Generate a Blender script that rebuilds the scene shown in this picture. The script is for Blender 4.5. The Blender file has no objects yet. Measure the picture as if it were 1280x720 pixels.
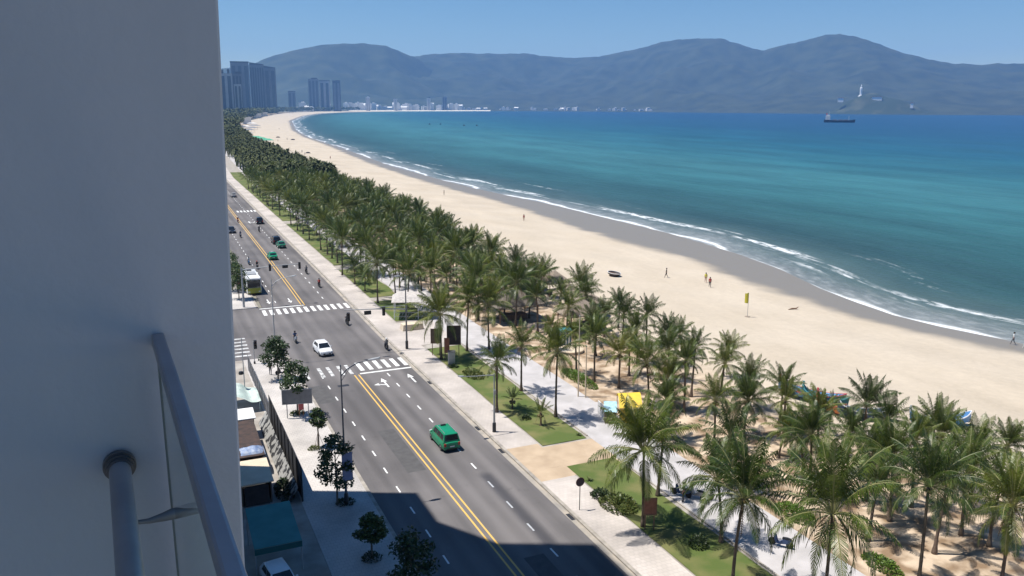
import bpy, math, random
from mathutils import Vector, Matrix, noise
random.seed(7)
R = math.radians
sc = bpy.context.scene
COL = sc.collection
PI = math.pi

# ------------------------------------------------------------------ helpers
class MB:
    """collects shapes; build() links them as ONE mesh object"""
    def __init__(s): s.v = []; s.f = []
    def add(s, vs, fs):
        b = len(s.v); s.v.extend([tuple(p) for p in vs]); s.f.extend([tuple(i + b for i in q) for q in fs]); return s
    def box(s, c, d, rz=0.0, taper=1.0):
        x, y, z = d[0] / 2, d[1] / 2, d[2] / 2
        P = []
        for k, t in ((-1, 1.0), (1, taper)):
            for i, j in ((-1, -1), (1, -1), (1, 1), (-1, 1)):
                a, b = i * x * t, j * y * t
                P.append((c[0] + a * math.cos(rz) - b * math.sin(rz), c[1] + a * math.sin(rz) + b * math.cos(rz), c[2] + k * z))
        return s.add(P, [(3, 2, 1, 0), (4, 5, 6, 7), (0, 1, 5, 4), (1, 2, 6, 5), (2, 3, 7, 6), (3, 0, 4, 7)])
    def loft(s, rings, cap=True, closed=True):
        n = len(rings[0]); P = [p for r in rings for p in r]; F = []
        m = n if closed else n - 1
        for i in range(len(rings) - 1):
            for j in range(m):
                k = (j + 1) % n
                F.append((i * n + j, i * n + k, (i + 1) * n + k, (i + 1) * n + j))
        if cap and closed:
            F.append(tuple(reversed(range(n)))); F.append(tuple((len(rings) - 1) * n + j for j in range(n)))
        return s.add(P, F)
    def tube(s, pts, rad, n=8, cap=True):
        pts = [Vector(p) for p in pts]
        if not hasattr(rad, '__len__'): rad = [rad] * len(pts)
        rings = []; up = None
        for i, p in enumerate(pts):
            t = (pts[min(i + 1, len(pts) - 1)] - pts[max(i - 1, 0)]).normalized()
            if up is None: up = Vector((0, 0, 1)) if abs(t.z) < .9 else Vector((0, 1, 0))
            a = t.cross(up).normalized(); b = a.cross(t).normalized(); up = b
            rings.append([p + (a * math.cos(2 * PI * k / n) + b * math.sin(2 * PI * k / n)) * rad[i] for k in range(n)])
        return s.loft(rings, cap)
    def lathe(s, prof, c=(0, 0, 0), n=16, sx=1.0, sy=1.0):
        return s.loft([[(c[0] + r * sx * math.cos(2 * PI * k / n), c[1] + r * sy * math.sin(2 * PI * k / n), c[2] + z) for k in range(n)] for r, z in prof])
    def quad(s, a, b, c, d): return s.add([a, b, c, d], [(0, 1, 2, 3)])
    def slab(s, q, t):
        """a quad thickened along its normal by t"""
        q = [Vector(p) for p in q]; n = (q[1] - q[0]).cross(q[3] - q[0]).normalized() * t
        return s.add(q + [p + n for p in q], [(3, 2, 1, 0), (4, 5, 6, 7), (0, 1, 5, 4), (1, 2, 6, 5), (2, 3, 7, 6), (3, 0, 4, 7)])
    def mesh(s, name):
        me = bpy.data.meshes.new(name); me.from_pydata(s.v, [], s.f); me.validate(); me.update(); return me
    def build(s, name, mat, parent=None, smooth=None, bevel=0, loc=None):
        me = s.mesh(name)
        if mat: me.materials.append(mat)
        if smooth is not None:
            me.polygons.foreach_set('use_smooth', [True] * len(me.polygons))
            if smooth < 180: me.set_sharp_from_angle(angle=R(smooth))
        o = bpy.data.objects.new(name, me); COL.objects.link(o)
        if parent: o.parent = parent
        if loc: o.location = loc
        if bevel:
            m = o.modifiers.new('edge', 'BEVEL'); m.width = bevel; m.segments = 2; m.limit_method = 'ANGLE'; m.angle_limit = R(35)
        return o

def tag(o, label=None, cat=None, group=None, kind=None):
    if label: o['label'] = label
    if cat: o['category'] = cat
    if group: o['group'] = group
    if kind: o['kind'] = kind
    return o
def thing(name, label, cat, loc=(0, 0, 0), rz=0.0, group=None):
    o = bpy.data.objects.new(name, None); COL.objects.link(o); o.location = loc; o.rotation_euler = (0, 0, rz)
    o.empty_display_size = .3
    return tag(o, label, cat, group)
def kids(o): return [c for c in ALLKIDS(o)]
def ALLKIDS(o): return o.children
def dup(o, loc=None, rz=None, label=None, group=None, parent=None):
    c = o.copy(); COL.objects.link(c)
    if parent is not None: c.parent = parent
    if loc is not None: c.location = loc
    if rz is not None: c.rotation_euler = (0, 0, rz)
    if label: c['label'] = label
    if group: c['group'] = group
    for ch in list(o.children): dup(ch, parent=c)
    return c
def itp(T, y):
    if y <= T[0][0]: return T[0][1]
    for (a, b), (c, d) in zip(T, T[1:]):
        if y <= c: return b + (d - b) * (y - a) / (c - a)
    return T[-1][1]
def sm(a, b, x):
    t = max(0., min(1., (x - a) / (b - a))); return t * t * (3 - 2 * t)

# ------------------------------------------------------------------ materials
def new_mat(name):
    m = bpy.data.materials.new(name); m.use_nodes = True
    return m, m.node_tree.nodes, m.node_tree.links, m.node_tree.nodes['Principled BSDF']
def mat(name, col, rough=.6, col2=None, scale=3.0, detail=5.0, bump=0.0, bscale=None, metal=0.0, rand=0.0, spec=.5, dist=.02, coords='Object', stops=(.35, .65), trans=0.0):
    m, N, L, B = new_mat(name)
    B.inputs['Base Color'].default_value = (*col, 1); B.inputs['Roughness'].default_value = rough
    B.inputs['Metallic'].default_value = metal; B.inputs['Specular IOR Level'].default_value = spec
    tc = N.new('ShaderNodeTexCoord'); last = None
    if col2:
        nz = N.new('ShaderNodeTexNoise'); nz.inputs['Scale'].default_value = scale; nz.inputs['Detail'].default_value = detail
        L.new(tc.outputs[coords], nz.inputs['Vector'])
        cr = N.new('ShaderNodeValToRGB'); cr.color_ramp.elements[0].position = stops[0]; cr.color_ramp.elements[1].position = stops[1]
        cr.color_ramp.elements[0].color = (*col, 1); cr.color_ramp.elements[1].color = (*col2, 1)
        L.new(nz.outputs['Fac'], cr.inputs['Fac']); last = cr.outputs['Color']
    if rand:
        oi = N.new('ShaderNodeObjectInfo'); hs = N.new('ShaderNodeHueSaturation')
        mr = N.new('ShaderNodeMapRange'); mr.inputs['To Min'].default_value = 1 - rand; mr.inputs['To Max'].default_value = 1 + rand
        L.new(oi.outputs['Random'], mr.inputs['Value']); L.new(mr.outputs['Result'], hs.inputs['Value'])
        mh = N.new('ShaderNodeMapRange'); mh.inputs['To Min'].default_value = .5 + .05 * rand; mh.inputs['To Max'].default_value = .5 - .07 * rand
        L.new(oi.outputs['Random'], mh.inputs['Value']); L.new(mh.outputs['Result'], hs.inputs['Hue'])
        if last is not None: L.new(last, hs.inputs['Color'])
        else: hs.inputs['Color'].default_value = (*col, 1)
        last = hs.outputs['Color']
    if last is not None: L.new(last, B.inputs['Base Color'])
    if bump:
        nb = N.new('ShaderNodeTexNoise'); nb.inputs['Scale'].default_value = bscale or scale * 4; nb.inputs['Detail'].default_value = 6
        L.new(tc.outputs[coords], nb.inputs['Vector'])
        bp = N.new('ShaderNodeBump'); bp.inputs['Strength'].default_value = bump; bp.inputs['Distance'].default_value = dist
        L.new(nb.outputs['Fac'], bp.inputs['Height']); L.new(bp.outputs['Normal'], B.inputs['Normal'])
    if trans:
        tr = N.new('ShaderNodeBsdfTranslucent'); mx = N.new('ShaderNodeMixShader'); mx.inputs[0].default_value = trans
        hs2 = N.new('ShaderNodeHueSaturation'); hs2.inputs['Value'].default_value = 1.6; hs2.inputs['Hue'].default_value = .485
        if last is not None: L.new(last, hs2.inputs['Color'])
        else: hs2.inputs['Color'].default_value = (*col, 1)
        L.new(hs2.outputs['Color'], tr.inputs['Color'])
        L.new(B.outputs[0], mx.inputs[1]); L.new(tr.outputs[0], mx.inputs[2]); L.new(mx.outputs[0], N['Material Output'].inputs['Surface'])
    return m

M = {}
M['leaf'] = mat('palm_leaf', (.028, .058, .009), .40, (.100, .140, .020), scale=1.6, rand=.4, spec=.5, trans=.18)
M['leaf_rib'] = mat('palm_leaf_rib', (.19, .20, .075), .5, (.26, .25, .11), scale=1, rand=.3)
M['leaf_yellow'] = mat('palm_leaf_yellowish', (.085, .11, .02), .45, (.14, .15, .03), scale=.9, rand=.2, spec=.4, trans=.2)
M['leaf_dead'] = mat('palm_leaf_dry', (.16, .10, .05), .7, (.22, .15, .08), scale=2)
M['trunk'] = mat('palm_trunk', (.085, .062, .043), .9, (.15, .115, .085), scale=6, bump=.6, bscale=18, rand=.25)
M['coco'] = mat('coconut', (.10, .11, .03), .5, (.16, .10, .04), scale=2)
M['tleaf'] = mat('broad_leaf', (.026, .055, .016), .45, (.06, .10, .026), scale=2, rand=.3, trans=.12)
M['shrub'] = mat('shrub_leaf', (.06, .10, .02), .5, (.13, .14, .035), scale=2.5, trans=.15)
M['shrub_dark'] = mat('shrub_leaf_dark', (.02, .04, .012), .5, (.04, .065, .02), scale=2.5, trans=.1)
M['hedge'] = mat('hedge_leaf', (.075, .15, .018), .5, (.14, .21, .03), scale=2.0, trans=.2)
M['bark'] = mat('bark', (.10, .08, .06), .9, (.17, .14, .11), scale=8, bump=.5)
M['wood_far'] = mat('coastal_wood', (.042, .058, .014), .8, (.095, .108, .028), scale=.08, coords='Object')
M['asphalt'] = None
M['white_paint'] = mat('road_paint_white', (.78, .78, .76), .6, (.5, .5, .5), scale=2.5, stops=(.5, .8))
M['white_worn'] = mat('road_paint_worn', (.62, .62, .61), .7, (.22, .22, .22), scale=1.6, stops=(.4, .68))
M['yellow_paint'] = mat('road_paint_yellow', (.74, .44, .09), .6, (.6, .42, .16), scale=2, stops=(.45, .7))
M['kerb'] = mat('kerb_stone', (.40, .36, .31), .85, (.26, .235, .205), scale=1.2, bump=.2)
M['gutter'] = mat('gutter_concrete', (.40, .35, .29), .85, (.27, .25, .225), scale=.7)
M['lawn'] = mat('lawn', (.082, .118, .024), .95, (.185, .17, .065), scale=.35, detail=9, bump=.5, bscale=9, dist=.05, stops=(.42, .72))
M['promenade'] = mat('promenade_paving', (.50, .475, .475), .85, (.40, .38, .375), scale=.5, bump=.12, bscale=6)
M['ramp'] = mat('ramp_concrete', (.50, .385, .27), .9, (.40, .30, .205), scale=.55, bump=.15)
M['lot'] = mat('bare_lot', (.40, .37, .33), .95, (.27, .24, .21), scale=.5, bump=.3)
M['land'] = mat('urban_land', (.12, .13, .09), .95, (.24, .22, .18), scale=.02)
M['metal'] = mat('grey_steel', (.16, .165, .18), .42, (.22, .225, .24), scale=4, metal=.5)
M['galv'] = mat('galvanised', (.42, .43, .44), .5, (.34, .35, .36), scale=3, metal=.3)
M['dark'] = mat('dark_metal', (.02, .02, .022), .5, (.035, .035, .04), scale=6)
M['black'] = mat('black_plastic', (.012, .012, .014), .45, (.02, .02, .022), scale=6)
M['rubber'] = mat('tyre_rubber', (.015, .015, .016), .85, (.025, .025, .025), scale=10)
M['chrome'] = mat('alloy', (.55, .56, .58), .3, metal=.8)
M['glass'] = mat('vehicle_glass', (.012, .016, .020), .08, spec=.7)
M['lamp_red'] = mat('tail_lens', (.42, .02, .02), .25)
M['lamp_white'] = mat('lamp_lens', (.75, .76, .78), .2)
M['lamp_amber'] = mat('amber_lens', (.5, .22, .02), .3)
M['lamp_green'] = mat('green_lens', (.03, .2, .10), .3)
M['lens_off_red'] = mat('signal_red_off', (.09, .012, .012), .3); M['lens_off_amber'] = mat('signal_amber_off', (.10, .05, .01), .3); M['lens_off_green'] = mat('signal_green_off', (.01, .05, .035), .3)
M['car_green'] = mat('taxi_green', (.009, .21, .105), .26, (.011, .235, .12), scale=1.2)
M['car_green2'] = mat('dark_green_car', (.015, .13, .075), .3, (.02, .15, .085), scale=1)
M['car_white'] = mat('white_car', (.78, .79, .80), .25, (.72, .73, .74), scale=1.2)
M['car_black'] = mat('black_car', (.014, .014, .016), .2, (.02, .02, .022), scale=1)
M['car_silver'] = mat('silver_car', (.35, .34, .33), .3, metal=.3)
M['bus_green'] = mat('bus_olive', (.36, .37, .045), .4, (.32, .34, .05), scale=1)
M['skin'] = mat('skin', (.36, .2, .13), .6)
M['cloth_black'] = mat('cloth_black', (.018, .018, .022), .9)
M['cloth_blue'] = mat('cloth_blue', (.05, .08, .17), .9)
M['cloth_white'] = mat('cloth_white', (.7, .7, .68), .9)
M['cloth_red'] = mat('cloth_red', (.38, .05, .04), .9)
M['cloth_grey'] = mat('cloth_grey', (.13, .13, .14), .9)
M['cloth_yellow'] = mat('cloth_yellow', (.62, .55, .05), .8)
M['hair'] = mat('hair', (.012, .010, .009), .6)
M['thatch'] = mat('thatch', (.23, .185, .145), .95, (.34, .28, .22), scale=5, bump=.8, bscale=22, dist=.06)
M['thatch_dark'] = mat('old_thatch', (.13, .11, .09), .95, (.2, .17, .14), scale=5, bump=.8, bscale=22, dist=.06)
M['wood'] = mat('wood', (.17, .10, .06), .8, (.25, .15, .09), scale=7)
M['sign_brown'] = mat('sign_red_brown', (.20, .075, .045), .7, (.27, .11, .07), scale=4)
M['board_dark'] = mat('board_dark', (.035, .026, .026), .6, (.055, .04, .04), scale=3)
M['board_brown'] = mat('board_brown', (.12, .085, .065), .7, (.17, .12, .09), scale=3)
M['sign_navy'] = mat('sign_face_dark', (.02, .012, .03), .5, (.04, .012, .03), scale=3)
M['bill'] = mat('billboard_grey', (.20, .20, .21), .7, (.25, .25, .26), scale=2)
M['banner'] = mat('banner_lavender', (.30, .30, .46), .7, (.36, .36, .52), scale=1.5)
M['white'] = mat('white_wall_paint', (.72, .72, .71), .7, (.62, .62, .62), scale=1)
M['cream'] = mat('cream_roof', (.66, .56, .42), .85, (.56, .46, .34), scale=.9, bump=.1)
M['teal'] = mat('teal_awning', (.035, .19, .19), .7, (.05, .23, .225), scale=1)
M['teal_dark'] = mat('teal_valance', (.015, .10, .10), .7)
M['tarp_blue'] = mat('blue_tarp', (.12, .19, .36), .6, (.35, .4, .5), scale=3)
M['tarp_pale'] = mat('pale_green_sheet', (.42, .52, .47), .7, (.55, .62, .57), scale=1.5)
M['yellow'] = mat('yellow_canvas', (.76, .54, .05), .7, (.66, .45, .05), scale=2)
M['yellow_dark'] = mat('olive_canvas', (.42, .31, .03), .8, (.32, .23, .03), scale=2)
M['skyblue'] = mat('pale_blue_panel', (.30, .52, .62), .6, (.42, .6, .66), scale=3)
M['boat_blue'] = mat('boat_blue', (.05, .19, .44), .5, (.09, .27, .52), scale=2)
M['boat_red'] = mat('boat_red', (.42, .06, .07), .55, (.5, .12, .12), scale=2)
M['boat_orange'] = mat('boat_orange', (.50, .17, .05), .6)
M['boat_teal'] = mat('boat_teal', (.05, .22, .24), .6)
M['green_cloth'] = mat('green_canvas', (.06, .32, .19), .7, (.12, .42, .27), scale=.5)
M['grey_cloth'] = mat('grey_canvas', (.16, .17, .20), .8, (.25, .26, .29), scale=.5)
M['tent_white'] = mat('white_canvas', (.72, .70, .68), .8, (.55, .54, .53), scale=1)
M['lattice'] = mat('pale_roofing', (.56, .52, .48), .8, (.40, .37, .35), scale=3, bump=.3)
M['far_white'] = mat('far_white_wall', (.78, .77, .75), .8, (.62, .61, .59), scale=.06, rand=.15)
M['far_roof'] = mat('far_roof', (.32, .17, .12), .8, rand=.3)
M['tower_grey'] = mat('tower_grey', (.20, .20, .22), .6, (.16, .16, .18), scale=.04)
M['tower_dark'] = mat('tower_glass', (.055, .065, .085), .3, (.08, .09, .11), scale=.06)
M['tower_pale'] = mat('tower_pale', (.42, .42, .42), .7, (.36, .36, .37), scale=.05)
M['statue'] = mat('white_stone', (.82, .82, .80), .6, (.74, .74, .73), scale=.1)
M['ship_hull'] = mat('ship_hull', (.02, .025, .035), .5, (.04, .035, .04), scale=.2)
M['ship_white'] = mat('ship_white', (.6, .6, .58), .5)
M['plaster'] = mat('painted_plaster', (.495, .52, .555), .75, (.45, .472, .505), scale=2.2, detail=9, bump=.10, bscale=45, stops=(.25, .75))
M['tower_wall'] = mat('tower_plaster', (.62, .61, .60), .8, (.55, .54, .53), scale=.3)
M['rail'] = mat('rail_steel', (.36, .35, .37), .45, (.31, .30, .32), scale=14, metal=.3)
M['clamp'] = mat('clamp_steel', (.20, .21, .22), .4, metal=.4)
M['rail_dark'] = mat('flange_steel', (.12, .12, .13), .35, metal=.6)
M['hills'] = mat('forest_hills', (.010, .022, .012), .95, (.036, .048, .024), scale=.009, detail=9)
M['hoard_shade'] = mat('hoarding_shade', (.010, .010, .012), .9, (.028, .028, .03), scale=1.8)  # panels blackened in colour for the shade on their inner face
M['hoard_print'] = mat('hoarding_print', (.025, .025, .027), .75, (.30, .295, .28), scale=1.5, detail=2, stops=(.47, .53))
M['shade_brown'] = mat('shade_brown_roof', (.07, .042, .033), .85, (.035, .025, .022), scale=2)  # brown roof, darkened in colour for the shadow lying over the lot
M['stripe_white'] = mat('stripe_white', (.7, .72, .72), .6)
M['stripe_blue'] = mat('stripe_blue', (.06, .12, .2), .6)

# asphalt: tone patches, tyre lanes, fine grain
m, N, L, B = new_mat('asphalt'); M['asphalt'] = m
ge = N.new('ShaderNodeNewGeometry'); mp = N.new('ShaderNodeMapping'); mp.inputs['Scale'].default_value = (.55, .03, 1)
L.new(ge.outputs['Position'], mp.inputs['Vector'])
n1 = N.new('ShaderNodeTexNoise'); n1.inputs['Scale'].default_value = 1.0; n1.inputs['Detail'].default_value = 4; L.new(mp.outputs[0], n1.inputs['Vector'])
n2 = N.new('ShaderNodeTexNoise'); n2.inputs['Scale'].default_value = .09; n2.inputs['Detail'].default_value = 6; L.new(ge.outputs['Position'], n2.inputs['Vector'])
n3 = N.new('ShaderNodeTexNoise'); n3.inputs['Scale'].default_value = 9; n3.inputs['Detail'].default_value = 8; L.new(ge.outputs['Position'], n3.inputs['Vector'])
ad = N.new('ShaderNodeMath'); ad.operation = 'ADD'; L.new(n1.outputs['Fac'], ad.inputs[0]); L.new(n2.outputs['Fac'], ad.inputs[1])
ad2 = N.new('ShaderNodeMath'); ad2.operation = 'MULTIPLY_ADD'; ad2.inputs[1].default_value = .25; L.new(n3.outputs['Fac'], ad2.inputs[0]); L.new(ad.outputs[0], ad2.inputs[2])
cr = N.new('ShaderNodeValToRGB'); cr.color_ramp.elements[0].position = .72; cr.color_ramp.elements[1].position = 1.0
mul = N.new('ShaderNodeMath'); mul.operation = 'MULTIPLY'; mul.inputs[1].default_value = .78; L.new(ad2.outputs[0], mul.inputs[0])
cr.color_ramp.elements[0].color = (.098, .091, .092, 1); cr.color_ramp.elements[1].color = (.158, .146, .144, 1)
L.new(mul.outputs[0], cr.inputs['Fac']); sp = N.new('ShaderNodeSeparateXYZ'); L.new(ge.outputs['Position'], sp.inputs[0])
n4 = N.new('ShaderNodeTexNoise'); n4.inputs['Scale'].default_value = 1.0; n4.inputs['Detail'].default_value = 5
mp4 = N.new('ShaderNodeMapping'); mp4.inputs['Scale'].default_value = (.9, .05, 1); L.new(ge.outputs['Position'], mp4.inputs['Vector']); L.new(mp4.outputs[0], n4.inputs['Vector'])
wv = N.new('ShaderNodeMath'); wv.operation = 'SINE'; w0 = N.new('ShaderNodeMath'); w0.operation = 'MULTIPLY'; w0.inputs[1].default_value = 3.6; L.new(sp.outputs[0], w0.inputs[0]); L.new(w0.outputs[0], wv.inputs[0])
wm_ = N.new('ShaderNodeMath'); wm_.operation = 'MULTIPLY'; L.new(wv.outputs[0], wm_.inputs[0]); L.new(n4.outputs['Fac'], wm_.inputs[1])
wr_ = N.new('ShaderNodeMapRange'); wr_.inputs['From Min'].default_value = -.6; wr_.inputs['From Max'].default_value = .6; wr_.inputs['To Min'].default_value = .86; wr_.inputs['To Max'].default_value = 1.1; L.new(wm_.outputs[0], wr_.inputs['Value'])
vo = N.new('ShaderNodeTexNoise'); vo.inputs['Scale'].default_value = .35; vo.inputs['Detail'].default_value = 9; vo.inputs['Roughness'].default_value = .7; L.new(ge.outputs['Position'], vo.inputs['Vector'])
vr = N.new('ShaderNodeMapRange'); vr.inputs['From Min'].default_value = .6; vr.inputs['From Max'].default_value = .72; vr.inputs['To Min'].default_value = 1; vr.inputs['To Max'].default_value = .72; L.new(vo.outputs['Fac'], vr.inputs['Value'])
vm = N.new('ShaderNodeMath'); vm.operation = 'MULTIPLY'; L.new(wr_.outputs[0], vm.inputs[0]); L.new(vr.outputs[0], vm.inputs[1])
hv = N.new('ShaderNodeHueSaturation'); L.new(vm.outputs[0], hv.inputs['Value']); L.new(cr.outputs[0], hv.inputs['Color'])
L.new(hv.outputs[0], B.inputs['Base Color']); B.inputs['Roughness'].default_value = .88
bp = N.new('ShaderNodeBump'); bp.inputs['Strength'].default_value = .15; bp.inputs['Distance'].default_value = .01; L.new(n3.outputs['Fac'], bp.inputs['Height']); L.new(bp.outputs[0], B.inputs['Normal'])

# paving slabs
def paving(name, c1, c2, joint, sx, sy):
    m, N, L, B = new_mat(name)
    ge = N.new('ShaderNodeNewGeometry'); br = N.new('ShaderNodeTexBrick'); br.offset = .5
    br.inputs['Scale'].default_value = 1; br.inputs['Brick Width'].default_value = sx; br.inputs['Row Height'].default_value = sy; br.inputs['Mortar Size'].default_value = .012
    br.inputs['Color1'].default_value = (*c1, 1); br.inputs['Color2'].default_value = (*c2, 1); br.inputs['Mortar'].default_value = (*joint, 1)
    L.new(ge.outputs['Position'], br.inputs['Vector'])
    nz = N.new('ShaderNodeTexNoise'); nz.inputs['Scale'].default_value = .22; nz.inputs['Detail'].default_value = 8; L.new(ge.outputs['Position'], nz.inputs['Vector'])
    mr = N.new('ShaderNodeMapRange'); mr.inputs['From Min'].default_value = .3; mr.inputs['From Max'].default_value = .7; mr.inputs['To Min'].default_value = .72; mr.inputs['To Max'].default_value = 1.12
    L.new(nz.outputs['Fac'], mr.inputs['Value'])
    mx = N.new('ShaderNodeHueSaturation'); L.new(br.outputs['Color'], mx.inputs['Color']); L.new(mr.outputs[0], mx.inputs['Value']); L.new(mx.outputs[0], B.inputs['Base Color'])
    B.inputs['Roughness'].default_value = .85
    return m
M['pave_left'] = paving('pavement_slabs', (.54, .505, .475), (.50, .465, .44), (.36, .335, .315), .4, .4)
M['pave_right'] = paving('sidewalk_slabs', (.53, .475, .435), (.49, .44, .40), (.36, .33, .30), .4, .4)

# sand with a wetness attribute
m, N, L, B = new_mat('beach_sand'); M['sand'] = m
ge = N.new('ShaderNodeNewGeometry'); at = N.new('ShaderNodeAttribute'); at.attribute_name = 'wet'; gr = N.new('ShaderNodeAttribute'); gr.attribute_name = 'grove'
n1 = N.new('ShaderNodeTexNoise'); n1.inputs['Scale'].default_value = .06; n1.inputs['Detail'].default_value = 8; L.new(ge.outputs['Position'], n1.inputs['Vector'])
c1 = N.new('ShaderNodeValToRGB'); c1.color_ramp.elements[0].position = .3; c1.color_ramp.elements[1].position = .7
c1.color_ramp.elements[0].color = (.475, .40, .305, 1); c1.color_ramp.elements[1].color = (.53, .455, .36, 1); L.new(n1.outputs['Fac'], c1.inputs['Fac'])
n2 = N.new('ShaderNodeTexNoise'); n2.inputs['Scale'].default_value = .5; n2.inputs['Detail'].default_value = 9; L.new(ge.outputs['Position'], n2.inputs['Vector'])
c2 = N.new('ShaderNodeValToRGB'); c2.color_ramp.elements[0].position = .38; c2.color_ramp.elements[1].position = .62
c2.color_ramp.elements[0].color = (.24, .16, .095, 1); c2.color_ramp.elements[1].color = (.58, .46, .34, 1); L.new(n2.outputs['Fac'], c2.inputs['Fac'])
mg = N.new('ShaderNodeMix'); mg.data_type = 'RGBA'; L.new(gr.outputs['Fac'], mg.inputs[0]); L.new(c1.outputs[0], mg.inputs[6]); L.new(c2.outputs[0], mg.inputs[7])
mw = N.new('ShaderNodeMix'); mw.data_type = 'RGBA'; mw.inputs[7].default_value = (.215, .19, .155, 1)
nw = N.new('ShaderNodeTexNoise'); nw.inputs['Scale'].default_value = .12; nw.inputs['Detail'].default_value = 5; L.new(ge.outputs['Position'], nw.inputs['Vector'])
wa = N.new('ShaderNodeMath'); wa.operation = 'MULTIPLY_ADD'; wa.inputs[1].default_value = .9; L.new(nw.outputs['Fac'], wa.inputs[0]); L.new(at.outputs['Fac'], wa.inputs[2])
wr = N.new('ShaderNodeMapRange'); wr.interpolation_type = 'SMOOTHSTEP'; wr.inputs['From Min'].default_value = .62; wr.inputs['From Max'].default_value = 1.2; L.new(wa.outputs[0], wr.inputs['Value'])
fp = N.new('ShaderNodeTexNoise'); fp.inputs['Scale'].default_value = 1.1; fp.inputs['Detail'].default_value = 8; fp.inputs['Roughness'].default_value = .7; L.new(ge.outputs['Position'], fp.inputs['Vector'])
fm = N.new('ShaderNodeMapping'); fm.inputs['Scale'].default_value = (.13, .045, 1); L.new(ge.outputs['Position'], fm.inputs['Vector'])
ft = N.new('ShaderNodeTexNoise'); ft.inputs['Scale'].default_value = 1.0; ft.inputs['Detail'].default_value = 5; L.new(fm.outputs[0], ft.inputs['Vector'])
fa = N.new('ShaderNodeMath'); fa.operation = 'ADD'; L.new(fp.outputs['Fac'], fa.inputs[0]); L.new(ft.outputs['Fac'], fa.inputs[1])
fr_ = N.new('ShaderNodeMapRange'); fr_.inputs['From Min'].default_value = .7; fr_.inputs['From Max'].default_value = 1.3; fr_.inputs['To Min'].default_value = .86; fr_.inputs['To Max'].default_value = 1.08; L.new(fa.outputs[0], fr_.inputs['Value'])
fh = N.new('ShaderNodeHueSaturation'); L.new(fr_.outputs[0], fh.inputs['Value']); L.new(mg.outputs[2], fh.inputs['Color'])
L.new(wr.outputs[0], mw.inputs[0]); L.new(fh.outputs[0], mw.inputs[6]); L.new(mw.outputs[2], B.inputs['Base Color'])
rr = N.new('ShaderNodeMapRange'); rr.inputs['To Min'].default_value = .95; rr.inputs['To Max'].default_value = .42; L.new(wr.outputs[0], rr.inputs['Value']); L.new(rr.outputs[0], B.inputs['Roughness'])
nb = N.new('ShaderNodeTexNoise'); nb.inputs['Scale'].default_value = 1.6; nb.inputs['Detail'].default_value = 7; L.new(ge.outputs['Position'], nb.inputs['Vector'])
bs = N.new('ShaderNodeMapRange'); bs.inputs['To Min'].default_value = .35; bs.inputs['To Max'].default_value = .02; L.new(wr.outputs[0], bs.inputs['Value'])
bp = N.new('ShaderNodeBump'); bp.inputs['Distance'].default_value = .06; L.new(bs.outputs[0], bp.inputs['Strength']); L.new(nb.outputs['Fac'], bp.inputs['Height']); L.new(bp.outputs[0], B.inputs['Normal'])

# sea: depth colours by distance offshore, foam lines, wave bump
m, N, L, B = new_mat('sea_water'); M['sea'] = m
def math_(op, a=None, b=None, c=None):
    n = N.new('ShaderNodeMath'); n.operation = op
    for i, q in enumerate((a, b, c)):
        if q is None: continue
        if isinstance(q, (int, float)): n.inputs[i].default_value = q
        else: L.new(q, n.inputs[i])
    return n.outputs[0]
def nz_(vec, scale, detail=4, rough=.5):
    n = N.new('ShaderNodeTexNoise'); n.inputs['Scale'].default_value = scale; n.inputs['Detail'].default_value = detail; n.inputs['Roughness'].default_value = rough
    L.new(vec, n.inputs['Vector']); return n.outputs['Fac']
def map_(vec, s):
    n = N.new('ShaderNodeMapping'); n.inputs['Scale'].default_value = s; L.new(vec, n.inputs['Vector']); return n.outputs[0]
def sstep(v, a, b):
    n = N.new('ShaderNodeMapRange'); n.interpolation_type = 'SMOOTHSTEP'; n.inputs['From Min'].default_value = a; n.inputs['From Max'].default_value = b; L.new(v, n.inputs['Value']); return n.outputs[0]
uv = N.new('ShaderNodeUVMap'); uv.uv_map = 'shore'
uv = uv.outputs[0]
sx = N.new('ShaderNodeSeparateXYZ'); L.new(uv, sx.inputs[0]); d = sx.outputs[0]
wob = nz_(uv, .012, 4); wob2 = nz_(map_(uv, (1, .4, 1)), .05, 4)
dd = math_('ADD', d, math_('ADD', math_('MULTIPLY_ADD', wob, 30., -15.), math_('MULTIPLY_ADD', wob2, 12., -6.)))
big = nz_(map_(uv, (1, .12, 1)), .012, 4)
dw = math_('ADD', dd, math_('MULTIPLY', math_('SUBTRACT', big, .5), math_('MULTIPLY', math_('MAXIMUM', d, 0.), .8)))
t = math_('SQRT', math_('DIVIDE', math_('MAXIMUM', dw, 0.), 4000.))
cr = N.new('ShaderNodeValToRGB'); e = cr.color_ramp.elements
SEA = [(0.0, (.205, .215, .215)), (.032, (.16, .18, .18)), (.055, (.075, .112, .110)), (.085, (.028, .072, .074)), (.12, (.024, .084, .087)), (.165, (.031, .122, .130)), (.205, (.036, .140, .154)), (.245, (.024, .118, .140)), (.32, (.008, .082, .124)), (.42, (.004, .058, .116)), (.55, (.003, .048, .115)), (1.0, (.003, .044, .112))]
e[0].position = 0; e[0].color = (*SEA[0][1], 1); e[1].position = 1; e[1].color = (*SEA[-1][1], 1)
for p_, c_ in SEA[1:-1]:
    q = e.new(p_); q.color = (*c_, 1)
L.new(t, cr.inputs['Fac'])
st = nz_(map_(uv, (.035, .008, 1)), 1.0, 7, .6)
hs = N.new('ShaderNodeHueSaturation'); L.new(cr.outputs[0], hs.inputs['Color'])
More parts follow.
